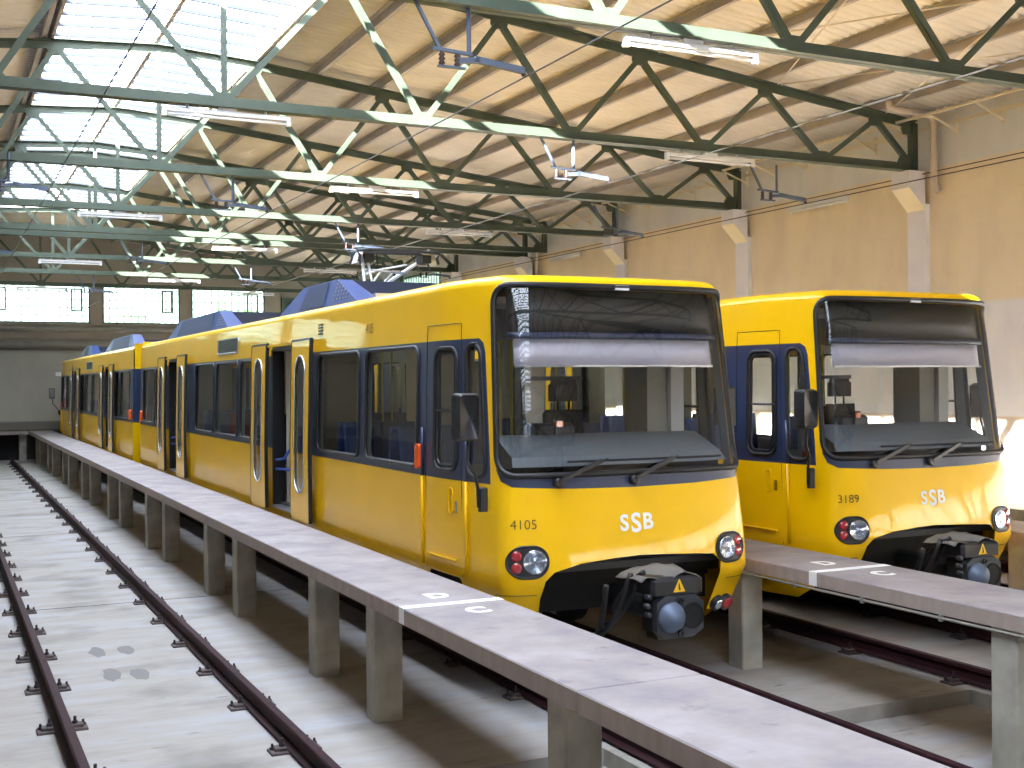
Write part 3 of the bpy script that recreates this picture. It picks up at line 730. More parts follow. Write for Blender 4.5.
# feature rectangles on the left side in local y
WINS = [(1.87, 3.36), (3.58, 5.10), (7.75, 9.03), (9.22, 10.72), (10.92, 12.42), (15.62, 16.52), (16.68, 18.15)]
DOORS = [(6.0, 7.2), (13.80, 15.0)]
WZ = (1.955, 3.06)
def t_(y, s): return TofY(y)*(1 if s < 0 else -1)
TW = -TofY(.335) if TofY(.335) < 0 else 1.3
TW = abs(TofX(-1.192))
TEND = TM
FAR = [-TM] 
def build_car():
    car = empty('tram', (0,0,0))
    WS = rr(-TW, TW, 1.955, 3.54, .17, 6)
    # bottom edge of the windscreen follows a slight curve
    cut = [(-.93, .40), (-.90, .95), (-.86, 1.10), (-.78, 1.17), (-.55, 1.225), (-.25, 1.25), (0, 1.26), (.25, 1.25), (.55, 1.235), (.74, 1.22), (.82, 1.15), (.83, .95), (.84, .40)]
    outer = [(-TM, .52), (-1.6, .52), (-1.3, .70), (-.91, .70)] + cut[1:-1] + [(.84, .70), (1.3, .70), (1.6, .52), (TM, .52), (TM, 3.545), (-TM, 3.545)]
    # front skirts end low, side skirts at .50
    holes = [WS]; wins = []
    for s in (-1, 1):
        for a, b in WINS: h = rr(t_(a, s), t_(b, s), *WZ, .10, 4); holes.append(h); wins.append((h, 'w', s))
        h = rr(t_(.95, s), t_(1.53, s), 1.93, 3.045, .12, 5); hc = h
        h = rr(t_(1.02, s), t_(1.46, s), 1.96, 3.03, .12, 5); holes.append(h); wins.append((h, 'c', s))
        h = [(t_(.86, s), 1.86+.02), (t_(.50, s), 1.90), (t_(.47, s), 2.06), (t_(.56, s), 3.02), (t_(.62, s), 3.06), (t_(.80, s), 3.06), (t_(.86, s), 2.98)]
        h = rr(t_(.86, s), t_(.555, s), 1.93, 3.05, .11, 5)
        h = [(x + (z-1.93)*.055*(1 if s < 0 else -1)*(-1) if abs(x) < abs(t_(.66, s)) else x, z) for x, z in h]
        holes.append(h); wins.append((h, 'q', s))
        for a, b in DOORS: holes.append(rr(t_(a, s), t_(b, s), 1.12, 3.20, .03, 2))
        holes.append(rr(t_(.98, s), t_(1.62, s), .93, 1.045, .05, 4))
    # blue bands as paint regions
    regs = []
    for s in (-1, 1):
        a, b = t_(L+.1, s)*1.0, t_(.50, s)
        if s < 0: reg = [(-TM-.01, 1.88), (b, 1.88), (b+.0, 2.1), (b-.04, 2.98), (b-.07, 3.06), (b-.14, 3.10), (-TM-.01, 3.10)]
        else: reg = [(TM+.01, 1.88), (b, 1.88), (b, 2.1), (b+.04, 2.98), (b+.07, 3.06), (b+.14, 3.10), (TM+.01, 3.10)]
        regs.append((reg, 1))
    regs = [([(max(-TM, min(TM, x)), z) for x, z in r_], m) for r_, m in regs]
    fb = [(-TW-.005, 2.2), (-TW-.01, 2.0), (-TW+.04, 1.91), (-TW+.14, 1.865), (-.6, 1.84), (0, 1.83), (.6, 1.84), (TW-.14, 1.865), (TW-.04, 1.91), (TW+.01, 2.02), (TW+.005, 2.2)]
    regs.append((fb, 1))
    tl = seq(-TM, -TofY(3) if False else TofY(2.4), 1.1) + seq(TofY(2.2), -1.35, .12) + seq(-1.32, -.98, .03) + seq(-.9, .9, .1) + seq(.98, 1.32, .03) + seq(1.35, -TofY(2.2), .12) + seq(-TofY(2.4), TM, 1.1)
    vl = [.62, .8, .95, 1.08, 1.2, 1.4, 1.65, 1.8, 1.92, 2.1, 2.4, 2.7, 3.0, 3.2, 3.35, 3.46]
    body = patch('body', outer, holes, tl, vl, [YEL, BLU], car, regs, step=.11)
    # roof cap strip and rear end panel
    rt = seq(-TM, TofY(2.4), 2.0) + seq(TofY(2.1), -1.35, .12) + seq(-1.31, -.98, .03) + seq(-.9, .9, .1) + seq(.98, 1.31, .03) + seq(1.35, -TofY(2.1), .12) + seq(-TofY(2.4), TM, 2.0)
    rv = [3.545, 3.56, 3.58, 3.60, 3.62, 3.64, 3.66, 3.675, 3.687, 3.76, 3.85, 4.0, 4.3, 4.7]
    V = [P(t, v) for t in rt for v in rv]; n = len(rv)
    mesh('roof', V, [(i*n+j, (i+1)*n+j, (i+1)*n+j+1, i*n+j+1) for i in range(len(rt)-1) for j in range(n-1)], YEL, car, True)
    b = MB(); b.box(-.33, .33, 1.4, L, 3.66, 3.675); b.build('roof_cap', YEL, body)
    for nm, z0, z1, m in (('end_panel', .55, 1.88, YEL), ('end_panel', 1.88, 3.10, BLU), ('end_panel', 3.10, 3.68, YEL)):
        w_ = 1.318 if z1 < 2 else (1.298 if z1 < 3.5 else 1.26)
        for xa_, xb_ in (((-w_, -.55), (.55, w_)) if z1 < 3.5 else ((-w_, w_),)):
            b = MB(); b.box(xa_, xb_, L-.02, L+.004, z0, z1); b.build(nm, m, car)
    # inner lining with the same openings
    ih = [h for h in holes[1:]]
    ts = TofY(1.80); 
    for s in (-1, 1):
        a0, a1 = (-TM, ts) if s < 0 else (-ts, TM)
        hs = [h for h in holes[1:] if all(a0 < p[0] < a1 for p in h)]
        patch('inner_lining', [(a0, 1.16), (a1, 1.16), (a1, 3.5), (a0, 3.5)], hs, seq(a0, a1, 1.2), [1.9, 2.5, 3.1], INT, car, off=-.06, smooth=False, flip=True, step=.4)
        hs = [h for h in holes[1:] if all((-ts > p[0] > TW) if s > 0 else (ts < p[0] < -TW) for p in h) and all(p[1] > 1.8 for p in h)]
        a0, a1 = (ts, -TW-.02) if s < 0 else (TW+.02, -ts)
        patch('pillar_lining', [(a0, 1.6), (a1, 1.6), (a1, 3.5), (a0, 3.5)], hs, seq(a0, a1, .1), [1.9, 2.3, 2.7, 3.1], DASH, car, off=-.03, smooth=False, flip=True, step=.15)
    b = MB(); b.box(-1.22, 1.22, .5, L-.05, 1.10, 1.16); b.build('cabin_floor', INTD, car)
    b = MB(); b.prism([(-1.13, 3.36), (-.95, 3.44), (.95, 3.44), (1.13, 3.36), (1.13, 3.40), (.95, 3.50), (-.95, 3.50), (-1.13, 3.40)], 'y', 1.3, L-.05); b.build('cabin_ceiling', INT, car)
    # windows: glass + rubber rim
    for (h, k, s) in wins:
        nm = {'w': 'side_window', 'c': 'cab_door_window', 'q': 'corner_window'}[k]
        fr = MB(); pts = [P(t, v, .004) for t, v in dense(h, .09)]
        fr.tube(pts, .020, 6, True); fo = fr.build(nm, RUB, car, True)
        patch('window_pane', h, [], seq(min(p[0] for p in h), max(p[0] for p in h), .5), seq(1.96, 3.05, .3), WGL, fo, off=-.012, step=.2)
        if k == 'c':
            t0, t1 = min(p[0] for p in h), max(p[0] for p in h)
            q = MB(); q.tube([P(t0, 2.48, -.004), P(t1, 2.48, -.004)], .014, 6); q.build('sash_bar', RUB, fo)
            inner = rr(t0+.05, t1-.05, 2.0, 2.99, .08, 4); q = MB(); q.tube([P(t, v, -.005) for t, v in dense(inner, .09)], .014, 6, True); q.build('inner_rim', RUB, fo)
    # windscreen
    fr = MB(); fr.tube([P(t, v, .002) for t, v in dense(WS, .05)], .026, 8, True); fo = fr.build('windscreen_seal', RUB, car, True)
    patch('windscreen', WS, [], seq(-TW, -.96, .025) + seq(-.92, .92, .06) + seq(.96, TW, .025), seq(2.0, 3.58, .11), WSG, fo, off=-.004, step=.05)
    return car, holes, wins
car, HOLES, WLIST = build_car()

def text_on(body, size, t0, v0, m, parent, name='lettering', bold=0.0, off=.006, fn=None, sx=1.0):
    cu = bpy.data.curves.new('t', 'FONT'); cu.body = body; cu.size = size; cu.align_x = 'CENTER'; cu.offset = bold; cu.resolution_u = 4
    t = bpy.data.objects.new('t', cu); COL.objects.link(t); dg = bpy.context.evaluated_depsgraph_get()
    me = bpy.data.meshes.new_from_object(t.evaluated_get(dg)); bpy.data.objects.remove(t)
    fn = fn or P
    V = [fn(t0+v.co.x*sx, v0+v.co.y, off) for v in me.vertices]; F = [tuple(p.vertices) for p in me.polygons]
    # give the lettering a thickness so that it is a real applied sheet
    return mesh(name, V, F, m, parent)

# front details -----------------------------------------------------------
def on_front(x, v, off=0): return P(TofX(x), v, off)
def headlight(s, parent):
    cx = s*.965-.030; outer = rr(cx-.158, cx+.158, 1.135, 1.385, .122, 8); outer = [(TofX(x), z) for x, z in outer]
    base = patch('headlight', outer, [], seq(min(p[0] for p in outer), max(p[0] for p in outer), .05), [1.18, 1.26, 1.33], PLA, parent, off=.010, step=.04)
    q = MB(); q.tube([P(t, v, .006) for t, v in outer], .012, 6, True); q.build('headlight_rim', RUB, base)
    nrm = (on_front(cx, 1.26, .1)-on_front(cx, 1.26, 0)).normalized()
    lc = on_front(cx-s*.05, 1.262, .012)
    q = MB(); q.lathe(lc, nrm, [(.098,0),(.098,.010),(.090,.012),(.06,.004),(.02,.0),(.012,.012)], 24); q.build('lamp', LAMP, base, True)
    q = MB(); q.lathe(lc+nrm*.012, nrm, [(.096,0),(.092,.006),(.06,.012),(.02,.015)], 24); q.build('lamp_lens', LENS, base, True)
    for dz in (.047, -.047):
        c = on_front(cx+s*.092, 1.262+dz, .010); q = MB(); q.lathe(c, nrm, [(.046,0),(.044,.006),(.025,.010),(.005,.011)], 16); q.build('tail_lamp', REDL, base, True)
def wiper(x0, x1, parent):
    a = on_front(x0, 1.90, .05); b_ = on_front(x1, 2.06, .055)
    q = MB(); q.lathe(on_front(x0, 1.895, -.01), (0,-1,0), [(.042,0),(.042,.05),(.03,.065)], 14); w = q.build('windscreen_wiper', RUB, parent)
    q = MB(); q.bar(a, b_, .028, .03); q.build('wiper_arm', RUB, w)
    q = MB(); q.bar(a+Vector((.03,0,.03)), on_front(x1+.06, 2.075, .05), .012, .012); q.build('wiper_arm', RUB, w)
    q = MB(); pts = [on_front(x, 2.062+.0*x, .02) for x in seq(x1-.30, min(x1+.55, 1.1), .1)]; q.tube(pts, .010, 5); q.build('wiper_blade', RUB, w)
for s in (-1, 1): headlight(s, car)
wiper(-.74, -.34, car); wiper(-.02, .36, car)
# letters SSB: middle S taller and hanging lower
for ch, dx, sz, dz in (('S', -.112, .185, .004), ('S', .0, .22, -.012), ('B', .115, .185, .008)):
    text_on(ch, sz, -.02+dx, 1.47+dz, LETW, car, 'logo_letter', bold=.006, off=.006)
# small lamp pods low on the skirts
for s in (-1, 1):
    c = P(s*.98, .76, .0); n = (P(s*.98, .76, .1)-c).normalized()
    q = MB(); q.lathe(c+Vector((-s*.05, 0, 0)), n, [(.075,-.02),(.075,.04),(.06,.05)], 16); q.lathe(c+Vector((s*.05,.02,0)), n, [(.075,-.02),(.075,.05),(.06,.055)], 16); o = q.build('marker_lamp', PLA, car, True)
    q = MB(); q.lathe(c+Vector((s*.05,.02,0))+n*.055, n, [(.062,0),(.055,.01),(.02,.012)], 16); q.build('red_lens', REDL, o, True)
    q = MB(); q.lathe(c+Vector((-s*.05,0,0))+n*.05, n, [(.05,0),(.045,.01),(.02,.012)], 16); q.build('white_lens', LAMP, o, True)
# panel seams on the front skirts, cab-door seams
def seam(pts, parent, r=.0035, nm='panel_seam'):
    q = MB(); q.tube([P(t, v, .001) for t, v in dense(pts, .08)[:]] if False else [P(t, v, .0015) for t, v in pts], r, 5); q.build(nm, RUB, parent)
for s in (-1, 1):
    seam([(s*x, .985) for x in seq(.93, 1.3, .05)], car)
    ta, tb = TofY(.95), TofY(1.66)
    if s > 0: ta, tb = -ta, -tb
    seam([(tb, 1.06), (tb, 1.9), (tb, 3.1), (tb, 3.24)] + [(tb+(ta-tb)*k/5, 3.24) for k in range(1, 6)] + [(ta, 3.1), (ta, 1.9), (ta, 1.06)], car, nm='cab_door_seam')
    # grab rails beside the cab door: blue above the belt, yellow below
    for y in (.86, 1.73):
        t = t_(y, s); q = MB(); q.tube([P(t, z, .014) for z in (1.08, 1.5, 1.88)], .016, 8); o = q.build('grab_rail', YEL, car, True)
        q = MB(); q.tube([P(t, z, .014) for z in (1.88, 2.1, 2.32)], .015, 8); q.build('grab_rail_top', BLU, o, True)
    q = MB(); q.tube([P(t_(y, s), 1.19, .012) for y in (1.02, 1.3, 1.58)], .012, 6); q.build('step_edge', YEL, car)
    q = MB(); hl = [P(t, v, .006) for t, v in rr(t_(1.10, s), t_(1.17, s), 1.58, 1.81, .035, 4)]; q.tube(hl, .008, 5, True); o = q.build('door_handle', YEL, car, True)
    q = MB(); tt = t_(1.03, s); a = [P(tt-.02, 1.60, .01), P(tt+.02, 1.60, .01), P(tt+.02, 1.70, .01), P(tt-.02, 1.70, .01)]; q.add(a, [(0,1,2,3)]); q.build('door_lock', CHR, car)
    # orange marker light beside window A, and near the rear
    for y in (1.77, 18.32):
        t = t_(y, s); q = MB(); pts = rr(t-.045, t+.045, 1.94, 2.17, .03, 3)
        V = [P(a, b, .0) for a, b in pts] + [P(a, b, .055) for a, b in pts]; n = len(pts)
        q.add(V, [tuple(range(n, 2*n))] + [(i, (i+1) % n, n+(i+1) % n, n+i) for i in range(n)]); q.build('side_marker', ORGL, car)
    # step recess box behind
    a, b_ = sorted((.96, 1.64)); q = MB(); q.box(*(sorted((s*1.10, s*1.24))), .30+.62, 1.66, .90, 1.07); q.build('step_box', DRK, car)
    # destination display on the side
    h = rr(t_(9.28, s), t_(10.66, s), 3.20, 3.42, .05, 4); fr = MB(); fr.tube([P(t, v, .004) for t, v in dense(h, .2)], .014, 5, True); o = fr.build('side_display', ALU, car)
    patch('display_pane', h, [], seq(min(p[0] for p in h), max(p[0] for p in h), .5), [3.3], DISP, o, off=.004)
    # ventilation slots
    q = MB()
    for k in range(4): q.box(*sorted((s*1.286, s*1.300)), 4.97, 5.12, 3.30+k*.035, 3.315+k*.035)
    q.build('vent_slots', RUB, car)
# door leaves --------------------------------------------------------------
def leaf(s, y0, y1, parent):
    t0, t1 = sorted((t_(y0, s), t_(y1, s))); tc = (t0+t1)/2
    win = rr(tc-.215, tc+.215, 1.42, 3.06, .21, 10); out = rr(t0, t1, 1.10, 3.24, .03, 2)
    fn = lambda t, v, off: P(t, v, off)
    o = patch('door_leaf', out, [win], seq(t0, t1, .3), [1.5, 1.9, 2.3, 2.8, 3.1], YEL, parent, off=.095, step=.12)
    patch('door_leaf_back', out, [win], seq(t0, t1, .3), [1.5, 1.9, 2.3, 2.8, 3.1], INT, o, off=.060, step=.12, flip=True)
    q = MB()
    for ta, tb in ((t0-.022, t0), (t1, t1+.022)):
        q.add([P(t, v, d) for v in (1.10, 1.95, 3.1, 3.24) for t, d in ((ta, .055), (tb, .055), (tb, .10), (ta, .10))],
              [(i*4+a, i*4+(a+1) % 4, i*4+4+(a+1) % 4, i*4+4+a) for i in range(3) for a in range(4)] + [(3,2,1,0), (12,13,14,15)])
    q.build('edge_seal', RUB, o)
    q = MB(); q.tube([P(t, 3.245, .078) for t in (t0-.02, tc, t1+.02)], .022, 6); q.build('top_seal', RUB, o)
    q = MB(); q.tube([P(t, v, .098) for t, v in dense(win, .08)], .013, 6, True); q.build('window_rim', CHR, o, True)
    patch('window_pane', win, [], [tc-.1, tc, tc+.1], [1.6, 2, 2.5, 2.9], WGL, o, off=.082, step=.1)
    q = MB(); q.tube([P(t, 1.155, .03+d) for t, d in ((tc-.1, 0), (tc, .03), (tc+.1, .0))], .01, 5); q.build('guide_roller', BLK, o)
for s in (-1, 1):
    for (a, b) in DOORS:
        leaf(s, a-.83, a-.06, car); leaf(s, b+.03, b+.80, car)
        # opening frame, threshold, handrails, inner partition
        xo = s*1.315
        q = MB(); q.box(*sorted((s*1.16, s*1.318)), a-.03, a+.03, 1.13, 3.18); q.box(*sorted((s*1.16, s*1.318)), b-.03, b+.03, 1.13, 3.18); q.box(*sorted((s*1.10, s*1.31)), a, b, 3.16, 3.24); fo = q.build('door_frame', RUB, car)
        q = MB(); q.box(*sorted((s*1.05, s*1.33)), a, b, 1.10, 1.13); q.build('threshold', ALU, fo)
        q = MB(); q.bar((s*1.36, a-.3, 3.225), (s*1.36, b+.3, 3.225), .03, .03); q.build('door_arm', YEL, fo)
        q = MB(); q.box(*sorted((s*.35, s*1.15)), a+.12 if s < 0 else a+.12, a+.15, 1.16, 3.2); q.build('partition', PART, fo)
        q = MB(); q.box(*sorted((s*.55, s*1.15)), b-.10, b-.07, 1.16, 3.2); q.build('partition', PART, fo)
        for yy in (b-.04,):
            q = MB(); q.tube([(s*1.28, yy, 1.72), (s*1.20, yy-.10, 1.74), (s*1.10, yy-.32, 1.98), (s*1.02, yy-.45, 2.10)], .019, 8)
            q.tube([(s*1.28, yy, 1.60), (s*1.0, yy-.5, 1.60)], .019, 8); q.build('handrail', HAND, fo, True)
        q = MB(); q.tube([(s*1.22, a+.08, 1.2), (s*1.22, a+.08, 2.2)], .016, 8); q.build('handrail', HAND, fo, True)

# interior ------------------------------------------------------------------
def seat(parent, x, y, d, m=SEAT, first=[None]):
    if first[0] is None or m is not SEAT:
        b = MB(); b.bbox(-.21, .21, -.22, .22, .42, .52, .03); b.prism([(-.20, .50), (-.26, .50), (-.36, 1.10), (-.29, 1.12)], 'x', -.20, .20)
        b.cur = 1; b.box(-.03, .03, -.1, .1, 0, .42); o = b.build('passenger_seat', [m, ALU], parent)
        if m is SEAT: first[0] = o
    else:
        o = first[0].copy(); COL.objects.link(o)
    o.location = (x, y, 1.16); o.rotation_euler = (0, 0, 0 if d > 0 else PI)
    return o
for k, y in enumerate((2.5, 3.4, 4.3, 5.15, 8.4, 9.3, 10.2, 11.1, 12.0, 12.8, 16.0, 16.9, 17.8)):
    for x in (-.95, -.50, .50, .95):
        seat(car, x, y, 1 if k % 2 else -1, SEATR if (k in (6, 10) and x == -.95) else SEAT)
for y in (2.15, 5.6, 8.05, 13.1, 15.6):
    for x in (-.34, -.22, .28):
        q = MB(); q.tube([(x, y, 1.16), (x, y, 3.44)], .014, 8); q.build('grab_pole', YPOLE, car, True)
for x in (-.28, .28): q = MB(); q.tube([(x, 2.1, 3.18), (x, 17.9, 3.18)], .014, 6); q.build('ceiling_rail', YPOLE, car, True)
# cab: rear partition with windows, driver's seat, dashboard, sunblind, display housing
b = MB(); b.box(-1.2, 1.2, 1.78, 1.82, 1.16, 1.95); b.box(-1.2, -1.12, 1.78, 1.82, 1.95, 3.40); b.box(-.36, -.30, 1.78, 1.82, 1.95, 3.4); b.box(1.12, 1.2, 1.78, 1.82, 1.95, 3.4); b.box(-1.2, 1.2, 1.78, 1.82, 3.12, 3.42)
b.box(-.30, .38, 1.78, 1.82, 2.74, 2.78)
b.build('cab_partition', DASH, car)
b = MB(); b.box(.60, .82, .95, 1.35, 1.16, 3.15); b.build('equipment_cabinet', mat('cabinet_olive', (150, 148, 136), .6), car); b = MB(); b.box(.83, .97, .90, 1.3, 1.16, 3.1); b.build('equipment_cabinet', INT, car)
b = MB()
V = []; xs = seq(-1.10, 1.10, .1)
for x in xs:
    p = on_front(x, 2.12, -.06); V += [(p.x, p.y, 2.02), (p.x*.98, p.y+.06, 2.10), (p.x*.96, .80, 2.26), (p.x*.94, .98, 2.26), (p.x*.94, 1.0, 1.3)]
n = 5; b.add(V, [(i*n+j, (i+1)*n+j, (i+1)*n+j+1, i*n+j+1) for i in range(len(xs)-1) for j in range(n-1)]); b.build('dashboard', DASH, car, False)
b = MB(); b.bbox(-.62, -.22, .82, .98, 2.26, 2.36, .03); b.build('instrument_hood', PLA, car)
b = MB(); b.bbox(-.45, -.35, .80, .86, 2.26, 2.40, .01); b.cur = 1; b.box(-.43, -.37, .795, .80, 2.33, 2.38); b.build('control_box', [PLA, ORGL], car)
SX = .40
b = MB(); b.bbox(SX-.55, SX-.05, 1.18, 1.62, 1.62, 1.76, .04); b.prism([(1.56, 1.70), (1.66, 1.70), (1.72, 2.42), (1.64, 2.46)], 'x', SX-.50, SX-.10); b.box(SX-.33, SX-.27, 1.3, 1.4, 1.16, 1.62); o = b.build('driver_seat', PLA, car)
b = MB(); b.bbox(SX-.46, SX-.14, 1.60, 1.72, 2.54, 2.74, .045); b.bar((SX-.36, 1.66, 2.42), (SX-.36, 1.66, 2.58), .02, .02); b.bar((SX-.24, 1.66, 2.42), (SX-.24, 1.66, 2.58), .02, .02); b.build('headrest', PLA, o)
def front_sheet(name, z0, z1, x0, x1, off, m, th=None):
    b = MB(); xs = seq(x0, x1, .1); V = []
    for x in xs:
        for z in (z0, z1): V.append(P(TofX(x), z, off))
    b.add(V, [(2*i, 2*i+2, 2*i+3, 2*i+1) for i in range(len(xs)-1)])
    o = b.build(name, m, car, True); sd = o.modifiers.new('thick', 'SOLIDIFY'); sd.thickness = .02; return o
front_sheet('destination_display', 3.16, 3.54, -1.12, 1.12, -.09, DISP)
front_sheet('display_glass_edge', 3.10, 3.15, -1.12, 1.12, -.06, BLU)
front_sheet('sunblind', 2.88, 3.10, -1.06, 1.06, -.10, BLIND)
q = MB(); q.bar(P(TofX(-1.06), 2.87, -.09), P(TofX(-.5), 2.87, -.09), .02, .02); q.bar(P(TofX(-.5), 2.87, -.09), P(TofX(.5), 2.87, -.09), .02, .02); q.bar(P(TofX(.5), 2.87, -.09), P(TofX(1.06), 2.87, -.09), .02, .02); q.build('sunblind_bar', ALU, car)
q = MB(); p = on_front(0, 3.53, .012); q.bar(p+Vector((-.07,0,0)), p+Vector((.07,0,0)), .02, .04); q.build('camera_bar', WHT, car)
b = MB(); b.box(-1.14, 1.14, .60, .80, 1.0, 2.0); b.build('front_bulkhead', DRK, car)

# underframe and bogies --------------------------------------------------------
b = MB(); b.box(-1.15, 1.15, 1.7, L-.1, .62, 1.08); b.box(-1.0, 1.0, .62, 1.7, .75, 1.08); b.build('underframe', DRK, car)
def wheel(mb, x, y):
    mb.lathe((x, y, .535), 'x', [(.365,-.06),(.365,-.045),(.34,-.04),(.34,.06),(.30,.06),(.12,.03),(.12,.08)], 24)
for by in (3.6, 14.9):
    b = MB()
    for s in (-1, 1):
        b.bar((s*.95, by-1.1, .60), (s*.95, by+1.1, .60), .12, .18)
        for dy in (-.9, .9): b.lathe((s*.95-.08, by+dy, .535), 'x', [(.13,0),(.13,.18)], 12)
    b.box(-.9, .9, by-.2, by+.2, .45, .70); o = b.build('bogie', BLK, car)
    for dy in (-.9, .9):
        q = MB(); wheel(q, -.72, by+dy); wheel(q, .72, by+dy); q.tube([(-.72, by+dy, .535), (.72, by+dy, .535)], .07, 10); q.build('wheelset', COUP, o)
# coupler ------------------------------------------------------------------------
cy, cz = -.48, .845
o = MB(); pl = [(-.22, -.10), (-.16, -.17), (.12, -.17), (.22, -.11), (.22, .11), (.14, .17), (-.14, .17), (-.22, .12)]
o.prism([(x, cz+z) for x, z in pl], 'y', cy, cy+.07); cp = o.build('coupler', COUP, car)
q = MB(); q.lathe((-.09, cy, cz), (0,-1,0), [(.125,0),(.12,.02),(.10,.06),(.05,.10),(.012,.115)], 24); q.build('coupler_cone', CONE, cp, True)
q = MB(); q.lathe((.112, cy+.002, cz), (0,-1,0), [(.105,0),(.105,.012),(.096,.013),(.096,.004)], 24); q.build('coupler_socket', BLK, cp)
for x, z in ((.0, .13), (.0, -.13)): q = MB(); q.lathe((x, cy, cz+z), (0,-1,0), [(.028,0),(.028,.02),(.014,.02),(.014,.006)], 12); q.build('coupler_pin', PLA, cp)
q = MB(); q.box(-.17, .17, cy+.07, cy+.30, cz-.14, cz+.14); q.tube([(0, cy+.25, cz), (0, 1.2, cz)], .10, 12); q.build('coupler_shank', BLK, cp)
q = MB(); q.bbox(-.25, .24, cy+.02, cy+.36, cz+.175, cz+.315, .03); bx_ = q.build('electric_coupler_box', PLA, cp)
q = MB(); q.prism([(-.055, cz+.195), (.055, cz+.195), (0, cz+.30)], 'y', cy+.012, cy+.019); q.build('warning_sign', WARN, bx_)
q = MB(); q.prism([(-.006, cz+.21), (.010, cz+.21), (.0, cz+.255), (-.01, cz+.275)], 'y', cy+.009, cy+.012); q.build('warning_symbol', BLK, bx_)
V = []; nx, ny = 12, 5
for i in range(nx):
    for j in range(ny):
        x = -.34+.56*i/(nx-1); y = cy+.04+.40*j/(ny-1)
        V.append((x, y, cz+.31+.06*math.exp(-((x-.04)/.09)**2)*(.4+.6*j/(ny-1)) + .02*math.sin(x*17+j) + (-.03 if i in (0,) else 0)+.02*j/(ny-1)))
q = MB(); q.add(V, [(i*ny+j, (i+1)*ny+j, (i+1)*ny+j+1, i*ny+j+1) for i in range(nx-1) for j in range(ny-1)]); o = q.build('canvas_cover', CLOTH, cp, True); o.modifiers.new('t', 'SOLIDIFY').thickness = .006
for (x0, z0, x1, z1, sg) in ((-.32, 1.18, -.45, .62, -.15), (-.24, 1.15, -.36, .70, -.1), (-.20, 1.18, -.27, .80, .05), (-.55, 1.1, -.40, .66, -.1)):
    pts = [(x0+(x1-x0)*k/8, -.35+.9*(1-math.sin(PI*k/8))*.6 if False else -.25+.05*k, z0+(z1-z0)*k/8+sg*math.sin(PI*k/8)) for k in range(9)]
    q = MB(); q.tube(pts, .024, 8); q.build('hose', RUB, cp, True)
for k, (x, z) in enumerate(((-.29, 1.02), (-.30, .95), (-.29, .88))): q = MB(); q.lathe((x, cy+.05, z), (0,-1,0), [(.022,0),(.022,.05),(.012,.06)], 10); q.build('hose_coupling', COUP, cp)

# roof equipment -----------------------------------------------------------------
def fairing(y0_, y1_, parent, far):
    for s in (-1, 1):
        y0, y1 = (y0_, y1_) if s < 0 else far
        xo, xi = s*1.02, s*.72
        # outer panel leans inwards, ends slope down
        A = [(xo, y0, 3.66), (s*.92, y0+1.1, 4.00), (s*.92, y1-.95, 4.00), (xo, y1, 3.66)]
        B = [(xi, y0, 3.66), (xi, y0+1.1, 4.00), (xi, y1-.95, 4.00), (xi, y1, 3.66)]
        q = MB(); q.add(A+B, [(0,1,2,3) if s < 0 else (3,2,1,0), (7,6,5,4) if s < 0 else (4,5,6,7), (0,4,5,1), (1,5,6,2), (2,6,7,3), (0,3,7,4)]); o = q.build('roof_fairing', ROOFB, parent)
        q = MB(); y_a, y_b = y0+1.35, y1-1.25
        def pt(y, f_): return Vector((xo+(s*.92-xo)*f_ + s*.006, y, 3.66+.36*f_))
        q.add([pt(y_a, .08), pt(y_a, .90), pt(y_b, .90), pt(y_b+.2, .08)], [(0,1,2,3)]); q.build('side_mesh', ROOFD, o)
        q = MB()
        for i in range(6):
            for j in range(i+1):
                p = pt(y0+.95-.12*j+.0, .88-.13*i); q.lathe(p, (s, 0, .28), [(.016,0),(.016,.004)], 6)
        q.build('perforations', WHT if False else ALU, o)
    q = MB(); q.box(-.90, .90, y0_+1.08, y0_+1.12, 3.60, 3.99); q.build('cross_panel', ROOFD, parent)
    q = MB(); q.box(-.70, .70, y0_+1.3, y1_-1.2, 3.68, 3.80); q.build('roof_equipment', ALU, parent)
fairing(4.5, 8.0, car, (4.5, 8.0)); fairing(11.2, 16.9, car, (11.2, 16.9))
q = MB()
for k in range(3): q.tube([(-.85+.04*k, 16.3-.1*k, 3.66), (-.85+.04*k, 16.2-.1*k, 3.85), (-.8, 15.9-.1*k, 3.95), (-.75, 15.5, 3.85)], .025, 8)
q.build('roof_hoses', RUB, car, True)
# lettering that is on both sides: small stacked warning marks are the vent slots above
# ---- copies
rear = copy_tree(car)
right = copy_tree(car)
car.location = (5.34, 8.50, 0)
rear.location = (5.34, 46.85, 0); rear.rotation_euler = (0, 0, PI)
right.location = (9.05, 8.86, 0)
tag(car, 'yellow tram 4105 with dark blue window band and open doors, at the left', 'tram')
tag(rear, 'rear yellow car coupled behind tram 4105, reaching to the end wall', 'tram')
tag(right, 'yellow tram number 3189 standing to the right beyond the middle platform', 'tram')
q = MB()
for k in range(9): q.box(-1.02-(.06 if k % 2 else 0), 1.02+(.06 if k % 2 else 0), 27.13+.1225*k, 27.22+.1225*k, .95, 3.45)
o = q.build('gangway_bellows', RUB); o.location = (5.34, 0, 0); tag(o, 'dark folded bellows joining the two cars of the left tram', 'bellows')

text_on('4105', .112, TofX(-1.025), 1.525, LETB, car, 'fleet_number', bold=-.001)
text_on('3189', .112, TofX(-1.025), 1.525, LETB, right, 'fleet_number', bold=-.001)
text_on('4105', .15, TofY(3.28), 3.24, LETB, car, 'fleet_number', bold=-.001, sx=.8)

